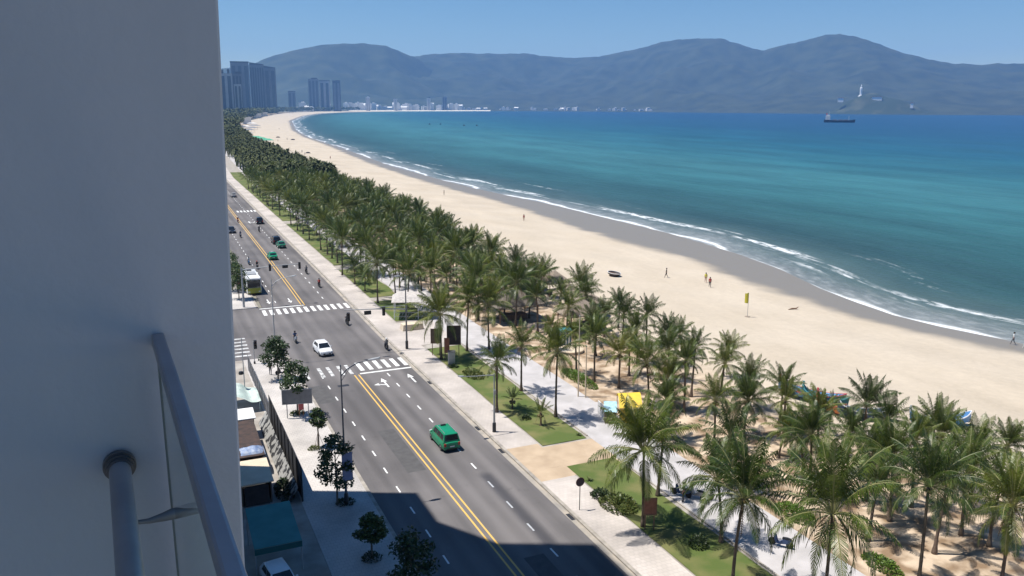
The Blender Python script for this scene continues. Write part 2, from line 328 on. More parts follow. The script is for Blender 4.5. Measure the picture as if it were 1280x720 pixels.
smr = N.new('ShaderNodeMapRange'); smr.inputs['From Min'].default_value = .32; smr.inputs['From Max'].default_value = .68; smr.inputs['To Min'].default_value = .76; smr.inputs['To Max'].default_value = 1.2; L.new(math_('ADD', st, math_('MULTIPLY_ADD', nz_(map_(uv, (.35, .09, 1)), 1.0, 5, .6), .35, -.175)), smr.inputs['Value']); L.new(smr.outputs[0], hs.inputs['Value'])
# foam
fn = nz_(map_(uv, (1.1, .45, 1)), .55, 6, .65); fl = nz_(map_(uv, (.25, .02, 1)), 1.0, 3)
def band(c, w): return math_('SUBTRACT', 1.0, sstep(math_('ABSOLUTE', math_('SUBTRACT', dd, c)), 0.0, w))
edge = band(0.5, 1.9)
f1 = math_('MULTIPLY', edge, sstep(math_('ADD', fn, math_('MULTIPLY', fl, .25)), .33, .52))
f2 = math_('MULTIPLY', band(13., 3.8), math_('MULTIPLY', sstep(fl, .46, .58), sstep(fn, .38, .58)))
f3 = math_('MULTIPLY', band(27., 2.4), math_('MULTIPLY', sstep(fl, .57, .68), sstep(fn, .46, .66)))
wash = math_('MULTIPLY', math_('SUBTRACT', 1.0, sstep(dd, 1., 16.)), math_('MULTIPLY', sstep(fn, .40, .75), .25))
foam = math_('MINIMUM', math_('ADD', math_('ADD', f1, f2), math_('ADD', f3, wash)), 1.0)
mx = N.new('ShaderNodeMix'); mx.data_type = 'RGBA'; mx.inputs[7].default_value = (.78, .80, .80, 1); L.new(foam, mx.inputs[0]); L.new(hs.outputs[0], mx.inputs[6]); L.new(mx.outputs[2], B.inputs['Base Color'])
B.inputs['Roughness'].default_value = .28; B.inputs['IOR'].default_value = 1.33; B.inputs['Specular IOR Level'].default_value = .06
ge = N.new('ShaderNodeNewGeometry')
w1 = nz_(map_(uv, (.22, .05, 1)), 1.0, 4); w2 = nz_(ge.outputs['Position'], .9, 5)
bp = N.new('ShaderNodeBump'); bp.inputs['Strength'].default_value = .8; bp.inputs['Distance'].default_value = .7
L.new(math_('ADD', w1, math_('MULTIPLY', w2, .35)), bp.inputs['Height']); L.new(bp.outputs[0], B.inputs['Normal'])

# ------------------------------------------------------------------ terrain tables (X towards the sea, Y along the road)
XS = [(-400, 132), (-100, 124), (60, 121), (80, 119.6), (90, 116.8), (99, 116), (109, 117.5), (120, 120), (139, 126.5), (156, 130), (172, 132), (192, 134), (211, 134), (262, 134.5), (309, 131.5), (335, 130.5), (368, 130.5), (433, 132.5), (481, 134), (578, 143), (737, 156), (953, 172), (1217, 204), (1925, 315), (2750, 489), (3504, 688), (4204, 986), (4600, 1250), (4800, 1420)]
WET = [(-400, 122), (-100, 116), (60, 114), (74, 112.4), (81, 109.5), (89, 107.8), (97, 106.8), (117, 106.8), (131, 108.5), (152, 111.5), (168, 111.5), (185, 110.5), (210, 111), (247, 115), (290, 117), (330, 116.5), (403, 119.5), (480, 124), (607, 136), (733, 149), (953, 166), (1217, 197), (1925, 307), (2750, 480), (3504, 676), (4204, 972), (4800, 1405)]
ED = [(-400, 67), (43, 67), (60, 64.3), (91, 64.6), (110, 65.5), (131, 62.5), (182, 64.4), (260, 69), (388, 68.5), (507, 74.8), (656, 79.6), (965, 101), (1873, 214), (2530, 335), (3534, 548), (4204, 800), (4800, 1200)]
CV = [(0, 0), (110, 0), (150, .8), (185, 1.3), (250, 2.0), (309, 2.8), (388, 3.9), (507, 9.5), (656, 15), (965, 36), (1873, 148), (2530, 268), (3534, 480), (4204, 730), (4800, 1130)]
def shift(Y): return itp(CV, Y)
def zg(X, Y):
    e, s = itp(ED, Y), itp(XS, Y)
    return .1 - 3.1 * max(0., min(1.6, (X - e) / (s - e)))
def rows(a, b, step=3.0, g=1.035):
    out = [a]; s = step
    while out[-1] < b:
        if out[-1] > 150: s *= g
        out.append(min(b, out[-1] + s))
    return out
def sheet(name, mt, xa, xb, z, Ys, nx=1, kind='structure'):
    """a ground sheet between two X curves; xa, xb, z are numbers or functions"""
    mb = MB(); P = []
    fa = xa if callable(xa) else (lambda Y, v=xa: v + shift(Y)); fb = xb if callable(xb) else (lambda Y, v=xb: v + shift(Y))
    for Y in Ys:
        for i in range(nx + 1):
            X = fa(Y) + (fb(Y) - fa(Y)) * i / nx
            P.append((X, Y, z(X, Y) if callable(z) else z))
    n = nx + 1
    F = [(r * n + i, r * n + i + 1, (r + 1) * n + i + 1, (r + 1) * n + i) for r in range(len(Ys) - 1) for i in range(nx)]
    mb.add(P, F); o = mb.build(name, mt); tag(o, kind=kind); return o
def raised(name, mt, xa, xb, z0, z1, Ys, kind='structure'):
    """a slab with side faces (kerbs, pavements)"""
    mb = MB(); rings = []
    for Y in Ys:
        s = shift(Y); rings.append([(xa + s, Y, z0), (xb + s, Y, z0), (xb + s, Y, z1), (xa + s, Y, z1)])
    mb.loft(rings); o = mb.build(name, mt); tag(o, kind=kind); return o

YS = rows(-60, 4600, 4.0)
sheet('road', M['asphalt'], 15.2, 29.0, 0.0, YS)
sheet('side_road', M['asphalt'], -70, 15.2, 0.0, [106.0, 112, 120, 128, 134.5])
sheet('ground', M['land'], lambda Y: -5000., lambda Y: 15.2 + shift(Y) - .02, -.05, rows(-300, 5200, 20))
# pavements and kerbs
raised('left_kerb', M['kerb'], 14.95, 15.25, -.04, .135, rows(-60, 106, 4))
raised('left_pavement', M['pave_left'], 9.6, 14.95, -.04, .12, rows(-60, 106, 4))
raised('lot_ground', M['lot'], -40, 9.6, -.04, .10, rows(-60, 106, 6))
raised('far_left_kerb', M['kerb'], 14.3, 14.6, -.04, .135, rows(134.5, 420, 6))
raised('far_left_pavement', M['pave_left'], 9, 14.3, -.04, .12, rows(134.5, 420, 6))
raised('right_gutter', M['gutter'], 28.55, 29.0, -.04, .012, YS)
raised('right_kerb', M['kerb'], 29.0, 29.3, -.04, .15, YS)
raised('right_pavement', M['pave_right'], 29.3, 32.6, -.04, .13, [y for y in YS if y < 59] + [59.4])
raised('right_pavement', M['pave_right'], 29.3, 32.6, -.04, .13, [67.0] + [y for y in YS if y > 67.5])
raised('entrance_ramp', M['ramp'], 29.3, 37.8, -.04, .128, [59.4, 61.5, 61.6])
raised('entrance_ramp', M['ramp'], 29.3, 38.0, -.04, .132, [61.6, 64, 66.0])
raised('entrance_ramp', M['ramp'], 29.3, 32.6, -.04, .129, [66.0, 67.0])
# lawns with kerb edging, paving plaza between them
def wavy(x, amp, seed): return lambda Y: x + shift(Y) + amp * (noise.noise((Y * .11, seed, 0)))
def lawn(xa, xb, y0, y1, seed):
    return sheet('lawn', M['lawn'], wavy(xa, .15, seed), wavy(xb, .5, seed + 9), lambda X, Y: .15 + .03 * noise.noise((X * .6, Y * .6, seed)), rows(y0, y1, .8), 6, 'stuff')
raised('verge_soil', M['lot'], 32.6, 38.4, -.04, .10, [-60, 0, 59.4, 61.5])
raised('verge_soil', M['lot'], 32.6, 38.4, -.04, .10, [66.0, 80, 103.5])
lawn(32.75, 37.6, -20, 61.3, 1.)
lawn(32.75, 37.5, 66.3, 101.5, 2.)
raised('plaza_paving', M['pave_right'], 32.6, 38.4, -.04, .125, [103.5, 106, 112, 116.0])
raised('verge_soil', M['lot'], 32.6, 38.4, -.04, .10, [116.0] + [y for y in YS if 116.5 < y < 700])
lawn(32.8, 38.0, 117, 131, 3.); lawn(32.8, 37.6, 134, 160, 4.); lawn(32.8, 37.8, 165, 230, 5.); lawn(32.8, 37.8, 236, 420, 6.)
sheet('promenade', M['promenade'], 38.0, 43.6, .13, rows(-60, 700, 3.0))
mbk = MB()
for a, b in ((-20, 60.9), (66.8, 101)):
    mbk.box((37.95, (a + b) / 2, .13), (.14, b - a, .12))
tag(mbk.build('lawn_edging', M['kerb']), kind='structure')
# sand, from the promenade down into the water
def sand():
    Ys = rows(-300, 4800, 3.0, 1.03); fr = [0, .04, .1, .2, .35, .5, .65, .8, .93, 1.0]; P = []; wet = []; gro = []
    for Y in Ys:
        a = 43.4 + shift(Y) if Y < 700 else 38 + shift(Y); e = itp(ED, Y); w = itp(WET, Y); s = itp(XS, Y)
        xs = [a + (e - a) * f for f in (0, .1, .2, .3, .4, .5, .6, .7, .8, .9)] + [e + (w - e) * f for f in (0, .1, .22, .35, .5, .65, .8, .92)] + [w + (s - w) * f for f in (0, .15, .3, .5, .75)] + [s + k for k in (0, 4, 10, 30, 60)]
        for X in xs:
            z = zg(X, Y)
            u = noise.noise((X * .12, Y * .12, 0))
            if X < e: z += .10 * u
            else: z += .12 * u * max(0, 1 - (X - e) / (w - e)) + .05 * noise.noise((X * .4, Y * .4, 4)) * (1 if X < w else 0)
            P.append((X, Y, z)); wet.append(sm(w - 6, w + 8, X) if X < w + 5 else 1.0); gro.append(1 - sm(e - 9, e + 1, X))
        n = len(xs)
    F = [(r * n + i, r * n + i + 1, (r + 1) * n + i + 1, (r + 1) * n + i) for r in range(len(Ys) - 1) for i in range(n - 1)]
    mb = MB().add(P, F); o = mb.build('sand', M['sand'], smooth=180); tag(o, kind='structure')
    for nm, va in (('wet', wet), ('grove', gro)):
        a = o.data.attributes.new(nm, 'FLOAT', 'POINT'); a.data.foreach_set('value', va)
sand()
def sea():
    Ys = rows(-2500, -300, 200) + rows(-290, 8200, 3.0, 1.03)
    ds = [-30, -20, -14, -10, -7, -4, -2, 0, 2, 4, 6, 9, 12, 15, 18, 22, 27, 33, 40, 50, 65, 85, 110, 150, 200, 270, 360, 500, 700, 1000, 1500, 2200, 3200, 4500, 6500]
    P = []; U = []
    for Y in Ys:
        s = itp(XS, Y) if Y < 4800 else 1420 + (Y - 4800) * 1.0
        sl = (itp(XS, min(Y, 4700) + 20) - itp(XS, min(Y, 4700) - 20)) / 40.; k = 1 / math.sqrt(1 + sl * sl)
        for q in ds:
            P.append((s + q, Y, -3.0)); U.append((q * k if q > 0 else q, Y))
    n = len(ds)
    F = [(r * n + i, r * n + i + 1, (r + 1) * n + i + 1, (r + 1) * n + i) for r in range(len(Ys) - 1) for i in range(n - 1)]
    me = bpy.data.meshes.new('sea'); me.from_pydata(P, [], F); me.update(); uvl = me.uv_layers.new(name='shore')
    uvl.data.foreach_set('uv', [c for lp in me.loops for c in U[lp.vertex_index]])
    me.materials.append(M['sea']); o = bpy.data.objects.new('sea', me); COL.objects.link(o); tag(o, kind='structure')
sea()

# ------------------------------------------------------------------ hills across the bay
R0 = [(-6, 4750), (5, 4750), (12, 4900), (16.4, 5086), (21.8, 5440), (27.2, 5400), (32.6, 5131), (37.8, 4804), (42.8, 4561), (49.8, 4313), (55.3, 4500), (75, 5200)]
A = [(-6, .02), (-0.81, 0.0269), (2.4, 0.0329), (5.03, 0.0388), (7.0, 0.0446), (8.26, 0.0536), (9.78, 0.0611), (11.32, 0.0668), (12.86, 0.0691), (14.15, 0.0694), (15.61, 0.0671), (16.49, 0.0611), (17.48, 0.0541), (18.59, 0.0435), (20.18, 0.0255), (22.33, 0.0036), (24, -.01)]
Bt = [(10, .03), (13.32, 0.0462), (15.42, 0.052), (16.74, 0.0549), (17.48, 0.0559), (18.6, 0.0588), (20.2, 0.0599), (22.87, 0.0593), (25.02, 0.0594), (26.63, 0.0559), (28.23, 0.055), (29.82, 0.0567), (31.14, 0.0611), (32.44, 0.0655), (33.48, 0.0706), (34.5, 0.074), (36.04, 0.0759), (37.56, 0.0751), (39.09, 0.0669), (40.35, 0.0614), (41.55, 0.0671), (42.97, 0.0725), (43.9, 0.0764), (44.83, 0.0776), (45.77, 0.0747), (47.18, 0.0658), (48.57, 0.0562), (49.92, 0.0492), (51.23, 0.0447), (52.5, 0.0427), (53.72, 0.0438), (54.93, 0.0426), (57.18, 0.0493), (60.13, 0.0419), (63.57, 0.0284), (75, .03)]
def range_(T, a0, a1, dr0, R_, seed):
    na, nr = int((a1 - a0) * 5), 46; P = []
    for i in range(na + 1):
        az = a0 + (a1 - a0) * i / na; r0 = itp(R0, az) + dr0
        H = 32 + (itp(T, az) + .0012 * noise.noise((az * 1.6, seed, 0)) + .0006 * noise.noise((az * 5, seed, 3))) * (r0 + R_)
        for j in range(nr + 1):
            s = -.03 + 1.63 * j / nr
            r = r0 + R_ * s
            X, Y = r * math.sin(R(az)), r * math.cos(R(az))
            if s < 0: z = -6 + 200 * (s + .03)
            else:
                spur = abs(noise.noise((X * .0016 + seed, Y * .0016, 1))) * 1.3 + .35 * abs(noise.noise((X * .005, Y * .005, seed)))
                k = max(0., min((s - .10) / .90, 1.0))
                pro = k ** 1.05 * (1 - .55 * min(1, spur) * (1 - k ** 3) )
                z = max(0.5, H * pro) if s <= 1 else H * max(0.02, 1 - 1.1 * (s - 1))
            P.append((X, Y, z))
    n = nr + 1
    F = [(i * n + j, (i + 1) * n + j, (i + 1) * n + j + 1, i * n + j + 1) for i in range(na) for j in range(nr)]
    o = MB().add(P, F).build('hills', M['hills'], smooth=180); tag(o, kind='structure')
range_(A, -6, 24, 350, 1500, 3.1)
range_(Bt, 10, 75, 0, 2300, 8.7)
# low headland that carries the statue
mb = MB(); P = []
for i in range(41):
    for j in range(25):
        u, v = i / 20 - 1, j / 12 - 1
        a = R(47.6 + 3.9 * u); r = 4560 + 210 * v
        rr_ = math.sqrt(u * u + v * v); h = 78 * (1 - sm(0, 1, rr_)) * (1 + .35 * noise.noise((u * 2.2, v * 2, 5))) - 4 + 26 * (1 - sm(.2, .45, math.hypot(u + .32, v)))
        P.append((r * math.sin(a), r * math.cos(a), h))
F = [(i * 25 + j, (i + 1) * 25 + j, (i + 1) * 25 + j + 1, i * 25 + j + 1) for i in range(40) for j in range(24)]
M['headland'] = mat('headland', (.018, .034, .016), .95, (.10, .105, .065), scale=.011, detail=8, stops=(.5, .78))
mb.add(P, F); tag(mb.build('hill', M['headland'], smooth=180), kind='structure')
# strip of beach under the far town
mb = MB(); P = []
AZ = [13 + .5 * k for k in range(20)]
for az in AZ:
    r = itp(R0, az)
    for dr, z in ((-90, -5), (-40, -2.2), (10, 1.2), (60, 2.6)):
        P.append(((r + dr) * math.sin(R(az)), (r + dr) * math.cos(R(az)), z))
F = [(i * 4 + j, (i + 1) * 4 + j, (i + 1) * 4 + j + 1, i * 4 + j + 1) for i in range(len(AZ) - 1) for j in range(3)]
M['far_sand'] = mat('far_sand', (.66, .60, .50), .9, (.6, .54, .44), scale=.02)
tag(mb.add(P, F).build('beach', M['far_sand']), kind='structure')

# ------------------------------------------------------------------ road markings
def flat(mb, x0, x1, y0, y1, z=.006):
    if x1 < x0: x0, x1 = x1, x0
    s0, s1 = shift(y0), shift(y1); mb.quad((x0 + s0, y0, z), (x1 + s0, y0, z), (x1 + s1, y1, z), (x0 + s1, y1, z))
wm, ym, wo = MB(), MB(), MB()
for a, b in ((-60, 94.8), (133.6, 420)):
    ys = rows(a, b, 6)
    for p, q in zip(ys, ys[1:]):
        flat(ym, 21.27, 21.42, p, q); flat(ym, 21.78, 21.93, p, q)
y = 30.2
while y < 95:
    flat(wm, 17.53, 17.67, y, y + 1.25); flat(wm, 25.12, 25.27, y + 1.8, y + 3.05); y += 4.05
y = 137
while y < 420:
    flat(wm, 17.6, 17.74, y, y + 1.4); flat(wm, 25.4, 25.55, y, y + 1.4); y += 4.4
for k in range(6): flat(wm, 22.45 + k * 1.12, 22.98 + k * 1.12, 96.2, 99.6)
for x in (15.8, 17.6, 18.7, 20.0, 21.0): flat(wo, x, x + .42, 95.4, 99.2)
flat(wm, 22.1, 28.6, 94.9, 95.3)
for k in range(15): flat(wm, 14.9 + k * 1.08, 15.45 + k * 1.08, 128.9, 132.4)
flat(wm, 14.7, 21.7, 133.4, 133.8)
for k in range(9): flat(wm, 23 + k * 1.0, 23.55 + k * 1.0, 262, 266)
for k in range(6): flat(wo, 8.4, 10.9, 108 + k * 1.7, 108.6 + k * 1.7)
def arrow(mb, x, y, kind, sgn=1, k=1.0):
    z = .006
    def q(pts): mb.add([(x + shift(y) + a * sgn * k, y + b * sgn * k, z) for a, b in pts], [tuple(range(len(pts)))] if sgn > 0 else [tuple(range(len(pts)))])
    q([(-.09, 0), (.09, 0), (.09, 1.9), (-.09, 1.9)])
    q([(-.34, 1.85), (.34, 1.85), (0, 3.1)])
    if kind == 'left': q([(-.09, .95), (-.75, 1.3), (-.75, 1.12), (-.09, .7)]); q([(-.72, .85), (-.72, 1.6), (-1.3, 1.2)])
    if kind == 'right': q([(.09, .7), (.75, 1.12), (.75, 1.3), (.09, .95)]); q([(.72, 1.6), (.72, .85), (1.3, 1.2)])
arrow(wm, 24.0, 89.0, 'left', 1, 1.1); arrow(wm, 27.4, 89.4, 'straight', 1, 1.1)
arrow(wm, 20.0, 139.5, 'straight', -1, 1.1); arrow(wm, 16.6, 140, 'straight', -1, 1.1)
arrow(wm, 24.0, 236, 'right', 1, 1.3); arrow(wm, 27.4, 240, 'straight', 1, 1.3)
tag(wm.build('white_road_markings', M['white_paint']), kind='structure'); tag(ym.build('yellow_road_markings', M['yellow_paint']), kind='structure'); tag(wo.build('worn_road_markings', M['white_worn']), kind='structure')
# drain covers and a repair patch in the asphalt
mb = MB(); mb.quad((18.6, 91.2, .004), (19.9, 91.2, .004), (19.9, 91.9, .004), (18.6, 91.9, .004))
for yy in (52.5, 66.5, 72.6, 88): mb.quad((28.62, yy, .016), (28.98, yy, .016), (28.98, yy + 1.1, .016), (28.62, yy + 1.1, .016))
tag(mb.build('road_drain_covers', M['dark']), kind='structure')
M['patch'] = mat('asphalt_patch', (.075, .072, .073), .9, (.095, .092, .092), scale=1.5)
mb = MB(); flat(mb, 19.3, 21.0, 66, 76.5, .003); flat(mb, 15.4, 17.3, 86.5, 92.6, .003); flat(mb, 22.8, 24.4, 44, 49, .003)
tag(mb.build('road_patches', M['patch']), kind='structure')

# ------------------------------------------------------------------ the building the photo is taken from
apt = thing('apartment_building', 'pale grey plastered high-rise whose bare side wall fills the left edge', 'building', (0, 0, 0))
CH = 32.0
mb = MB()   # balcony fin wall: its outer edge leans a touch, as built
def fin(x0, y): return (x0 + .1417 + (CH - .19 - 0) * 0, y)
zt, zb = CH + 2.2, CH - 3.2
xt, xb = .1375 + .0226 * 2.0, .1375 - .0226 * 3.4
mb.loft([[(-4, 1.5, zb), (xb - .004, 1.5, zb), (xb, 1.504, zb), (xb, 1.72, zb), (-4, 1.72, zb)], [(-4, 1.5, zt), (xt - .004, 1.5, zt), (xt, 1.504, zt), (xt, 1.72, zt), (-4, 1.72, zt)]])
mb.build('fin_wall', M['plaster'], apt)
MB().box((-3.0, -.3, CH - 1.75), (5.9, 3.55, .24)).build('balcony_floor', M['tower_wall'], apt)
MB().box((-3.6, -.3, CH + 1.75), (4.9, 3.55, .22)).build('balcony_ceiling', M['tower_wall'], apt)
MB().box((-3.4, -.9, CH + .1), (.2, 4.6, 2.9)).build('balcony_back_wall', M['tower_wall'], apt)
def tower(y0, y1, x0, x1, H, z0=0):
    MB().box(((x0 + x1) / 2, (y0 + y1) / 2, (z0 + H) / 2), (x1 - x0, y1 - y0, H - z0)).build('tower_block', M['tower_wall'], apt)
    k = 0; z = 5.0
    while z < H - 3:
        g = MB().box((x1 + .03, (y0 + y1) / 2, z + 1.5), (.10, (y1 - y0) - 1.2, 1.7)); g.build('window_band', M['tower_dark'], apt)
        z += 3.4; k += 1
tower(64.0, 69.4, -18, 2.6, 46.6)
MB().loft([[(-20, 60.5, z0), (2.6, 60.5, z0), (2.6, 63.995, z1), (-20, 63.995, z1)] for z0, z1 in ((0, 0), (55.5, 46.6))]).build('sloped_block', M['tower_wall'], apt)  # unseen block, its roof sloped to smooth the shadow edge on the road
tower(39.0, 60.495, -22, 2.6, 74.5)
tower(4.0, 38.995, -22, -.9, 74.5)
MB().box((-18, 50.5, 96), (8, 22.9, 43)).build('added_upper_block', M['tower_wall'], apt)  # unseen block, added to carry the beam that throws the streak
mb = MB(); mb.box((-15.6, 71.9, 117.6), (.42, 20, .3)); mb.box((-15.6, 64.8, 117.0), (1.1, 6, .3)); mb.build('shadow_beam', M['tower_wall'], apt)  # unseen beam, added to cast the soft streak of shadow on the road

# balcony railing: top bar, glass panel, inner round handrail, clamp
rl = thing('balcony_railing', 'grey metal balcony railing with glass panel fixed to the pale wall', 'railing', (.075, 0, CH), R(2.9))
mb = MB(); mb.box((.0, .2, -.397), (.0205, 2.6, .026)); mb.build('top_rail', M['rail'], rl, bevel=.004)
mb = MB(); mb.tube([(-.080, 1.47, -.610), (-.080, .6, -.610), (-.080, -1.1, -.610)], .0175, 24); mb.build('handrail', M['rail'], rl, smooth=40)
mb = MB()
def ring(r0, y0, y1):
    mb.loft([[(-.080 + r0 * math.cos(2 * PI * k / 28), y, -.610 + r0 * math.sin(2 * PI * k / 28)) for k in range(28)] for y in (y0, y1)])
ring(.0265, 1.486, 1.498); ring(.0235, 1.476, 1.486); ring(.0205, 1.466, 1.476)
mb.build('wall_flange', M['rail_dark'], rl, smooth=40)
m, N, L, B = new_mat('railing_glass'); M['rail_glass'] = m
B.inputs['Base Color'].default_value = (.86, .97, .93, 1); B.inputs['Transmission Weight'].default_value = 1; B.inputs['Roughness'].default_value = .02; B.inputs['IOR'].default_value = 1.08
MB().box((.0, .17, -.92), (.010, 2.57, .98)).build('glass_panel', M['rail_glass'], rl)
mb = MB(); mb.box((.0, 1.461, -.92), (.013, .012, 1.0)); mb.build('glass_edge_seal', mat('edge_seal', (.17, .20, .195), .5), rl)
mb = MB(); mb.tube([(-.066, 1.41, -.682), (-.045, 1.41, -.684), (-.022, 1.41, -.682), (-.008, 1.41, -.680), (.008, 1.41, -.679), (.022, 1.41, -.675), (.05, 1.41, -.668)], [.0035, .0045, .0075, .0098, .0098, .0075, .003], 16)
mb.build('glass_clamp', M['clamp'], rl, smooth=50)

# ------------------------------------------------------------------ palms
def frond(mb, phi, e0, Lr, droop, rnd, nl=25, wid=.09, lw=1.0):
    """one feather leaf: arched rachis, two rows of drooping leaflets"""
    NS = 9; p = Vector((.10 * math.cos(phi), .10 * math.sin(phi), 0)); e = e0; pts = [p.copy()]; tw = rnd.uniform(-.25, .25); ph = phi
    for i in range(NS):
        t = (i + 1) / NS; e = e0 - droop * t ** 1.35; ph = phi + tw * t
        p = p + Vector((math.cos(ph) * math.cos(e), math.sin(ph) * math.cos(e), math.sin(e))) * (Lr / NS); pts.append(p.copy())
    k0 = len(mb.f); mb.tube(pts, [.036 - .026 * i / NS for i in range(NS + 1)], 4); mb.ribs = getattr(mb, 'ribs', []) + [(k0, len(mb.f))]
    for i in range(nl):
        t = .16 + .84 * (i + .5) / nl; q = t * NS; k = min(int(q), NS - 1); f = q - k
        b = pts[k].lerp(pts[k + 1], f); tg = (pts[k + 1] - pts[k]).normalized()
        side = tg.cross(Vector((0, 0, 1)))
        side = side.normalized() if side.length > .05 else Vector((-math.sin(phi), math.cos(phi), 0))
        nrm = side.cross(tg).normalized()
        ln = Lr * .245 * lw * (math.sin(PI * min(1, .12 + t * .93)) ** .6 + .06) * rnd.uniform(.85, 1.12)
        for s in (-1, 1):
            d = (side * s * .80 + tg * (.55 + .5 * t) + nrm * rnd.uniform(-.30, .08)).normalized()
            d2 = (d + Vector((0, 0, -1)) * rnd.uniform(.8, 1.9)).normalized()
            w = tg * wid * .5; m1 = b + d * ln * .5; m2 = m1 + d2 * ln * .5
            mb.add([b - w * .7, b + w * .7, m1 + w, m1 - w, m2], [(0, 1, 2, 3), (3, 2, 4)])
def crown_mesh(seed, n=20, young=.36, Lr=3.0, nl=28, lw=1.0, wid=.066, low=-.55, drp=(.5, 1.25)):
    rnd = random.Random(seed); mb = MB()
    for i in range(n):
        age = (i + rnd.uniform(-.3, .3)) / n; age = max(0, min(1, age))
        e0 = 1.5 - (1.5 - low) * age ** 1.6; dr = drp[0] + (drp[1] - drp[0]) * min(1, age * 1.25) + rnd.uniform(-.12, .15)
        L_ = Lr * (.74 + .36 * math.sin(PI * min(1, .25 + .6 * age))) * rnd.uniform(.88, 1.08)
        frond(mb, i * 2.39996 + rnd.uniform(-.25, .25), e0 + rnd.uniform(-.08, .08), L_, dr, rnd, nl, wid, lw)
    me = mb.mesh('crown'); me.materials.append(M['leaf']); me.materials.append(M['leaf_rib']); ix = [0] * len(me.polygons)
    for a, b in mb.ribs: ix[a:b] = [1] * (b - a)
    me.polygons.foreach_set('material_index', ix); return me
def trunk_mesh(seed, lean, h=5.0, r=.155):
    rnd = random.Random(seed); mb = MB(); pts = []; rad = []
    for i in range(17):
        t = i / 16; pts.append((lean * t ** 1.6, .06 * math.sin(t * 3 + seed), h * t - .1)); rad.append(r * (1.55 - .75 * min(1, t * 5) + .0) * (1 - .28 * t) * (1 + (.06 if i % 2 else -.04)))
    rad[-1] *= 1.5; mb.tube(pts, rad, 9); me = mb.mesh('trunk'); me.materials.append(M['trunk'])
    me.polygons.foreach_set('use_smooth', [True] * len(me.polygons)); return me
CR = [crown_mesh(11, 27, Lr=3.05), crown_mesh(12, 24, Lr=3.0, low=-.35), crown_mesh(13, 28, Lr=3.1, low=-.75, drp=(.4, 1.1)), crown_mesh(14, 21, Lr=2.9, low=-.2, drp=(.55, 1.3)), crown_mesh(15, 26, Lr=3.05, low=-.6, drp=(.45, 1.35)), crown_mesh(16, 24, Lr=3.0, low=-.4, drp=(.3, 1.0)),
      crown_mesh(17, 11, Lr=2.8, low=.35, drp=(.3, .7), lw=.8)]
BIG = [crown_mesh(31, 31, Lr=3.1, nl=42, wid=.052, low=-.7), crown_mesh(32, 28, Lr=3.05, nl=42, wid=.052, low=-.5, drp=(.45, 1.3)), crown_mesh(33, 30, Lr=3.1, nl=42, wid=.052, low=-.85, drp=(.4, 1.15))]
TK = [trunk_mesh(1, .0), trunk_mesh(2, .25), trunk_mesh(3, .5), trunk_mesh(4, .8)]
LEANS = [.0, .25, .5, .8]
rnd = random.Random(5)
coco_me = MB()
for k in range(7):
    a = k * .9; coco_me.lathe([(.02, -.14), (.11, -.07), (.13, 0), (.09, .1), (.01, .14)], (.24 * math.cos(a), .24 * math.sin(a), -.18 - .08 * (k % 2)), 8)
coco_me = coco_me.mesh('coconuts'); coco_me.materials.append(M['coco'])
dead_me = MB(); rr = random.Random(77)
for k in range(4): frond(dead_me, k * 1.7 + .4, -.85, 2.2, .55, rr, 14, .05, .55)
dead_me = dead_me.mesh('dry_fronds'); dead_me.materials.append(M['leaf_dead'])
yel_me = CR[1].copy(); yel_me.name = 'crown_yellowish'; yel_me.materials[0] = M['leaf_yellow']
def palm(x, y, h, cr, crown=None, lean=0, rz=None, label='', group=None, z0=.08, extras=True, upright=1.12):
    rz = rnd.uniform(0, 6.28) if rz is None else rz
    t = thing('coconut_palm', label, 'palm tree', (x, y, z0), rz, group)
    k = min(range(4), key=lambda i: abs(LEANS[i] - abs(lean)))
    o = bpy.data.objects.new('trunk', TK[k]); COL.objects.link(o); o.parent = t; o.scale = (1, 1, max(.6, h) / 5.0)
    if h < 3: o.scale = (.85, .85, max(.3, h) / 5.0)
    me = crown or CR[rnd.randrange(6)]
    c = bpy.data.objects.new('crown', me); COL.objects.link(c); c.parent = t; s = cr / 2.75
    c.location = (LEANS[k], .06 * math.sin(3 + k + 1), h - .15); c.scale = (s, s, s * upright); c.rotation_euler = (rnd.uniform(-.2, .2), rnd.uniform(-.2, .2), rnd.uniform(0, 6.28))
    if extras:
        if rnd.random() < .7:
            q = bpy.data.objects.new('coconuts', coco_me); COL.objects.link(q); q.parent = t; q.location = (LEANS[k], 0, h - .2)
        if rnd.random() < .45:
            q = bpy.data.objects.new('dry_fronds', dead_me); COL.objects.link(q); q.parent = t; q.location = (LEANS[k], 0, h - .15); q.scale = (s * .9,) * 3; q.rotation_euler = (0, 0, rnd.uniform(0, 6))
    return t
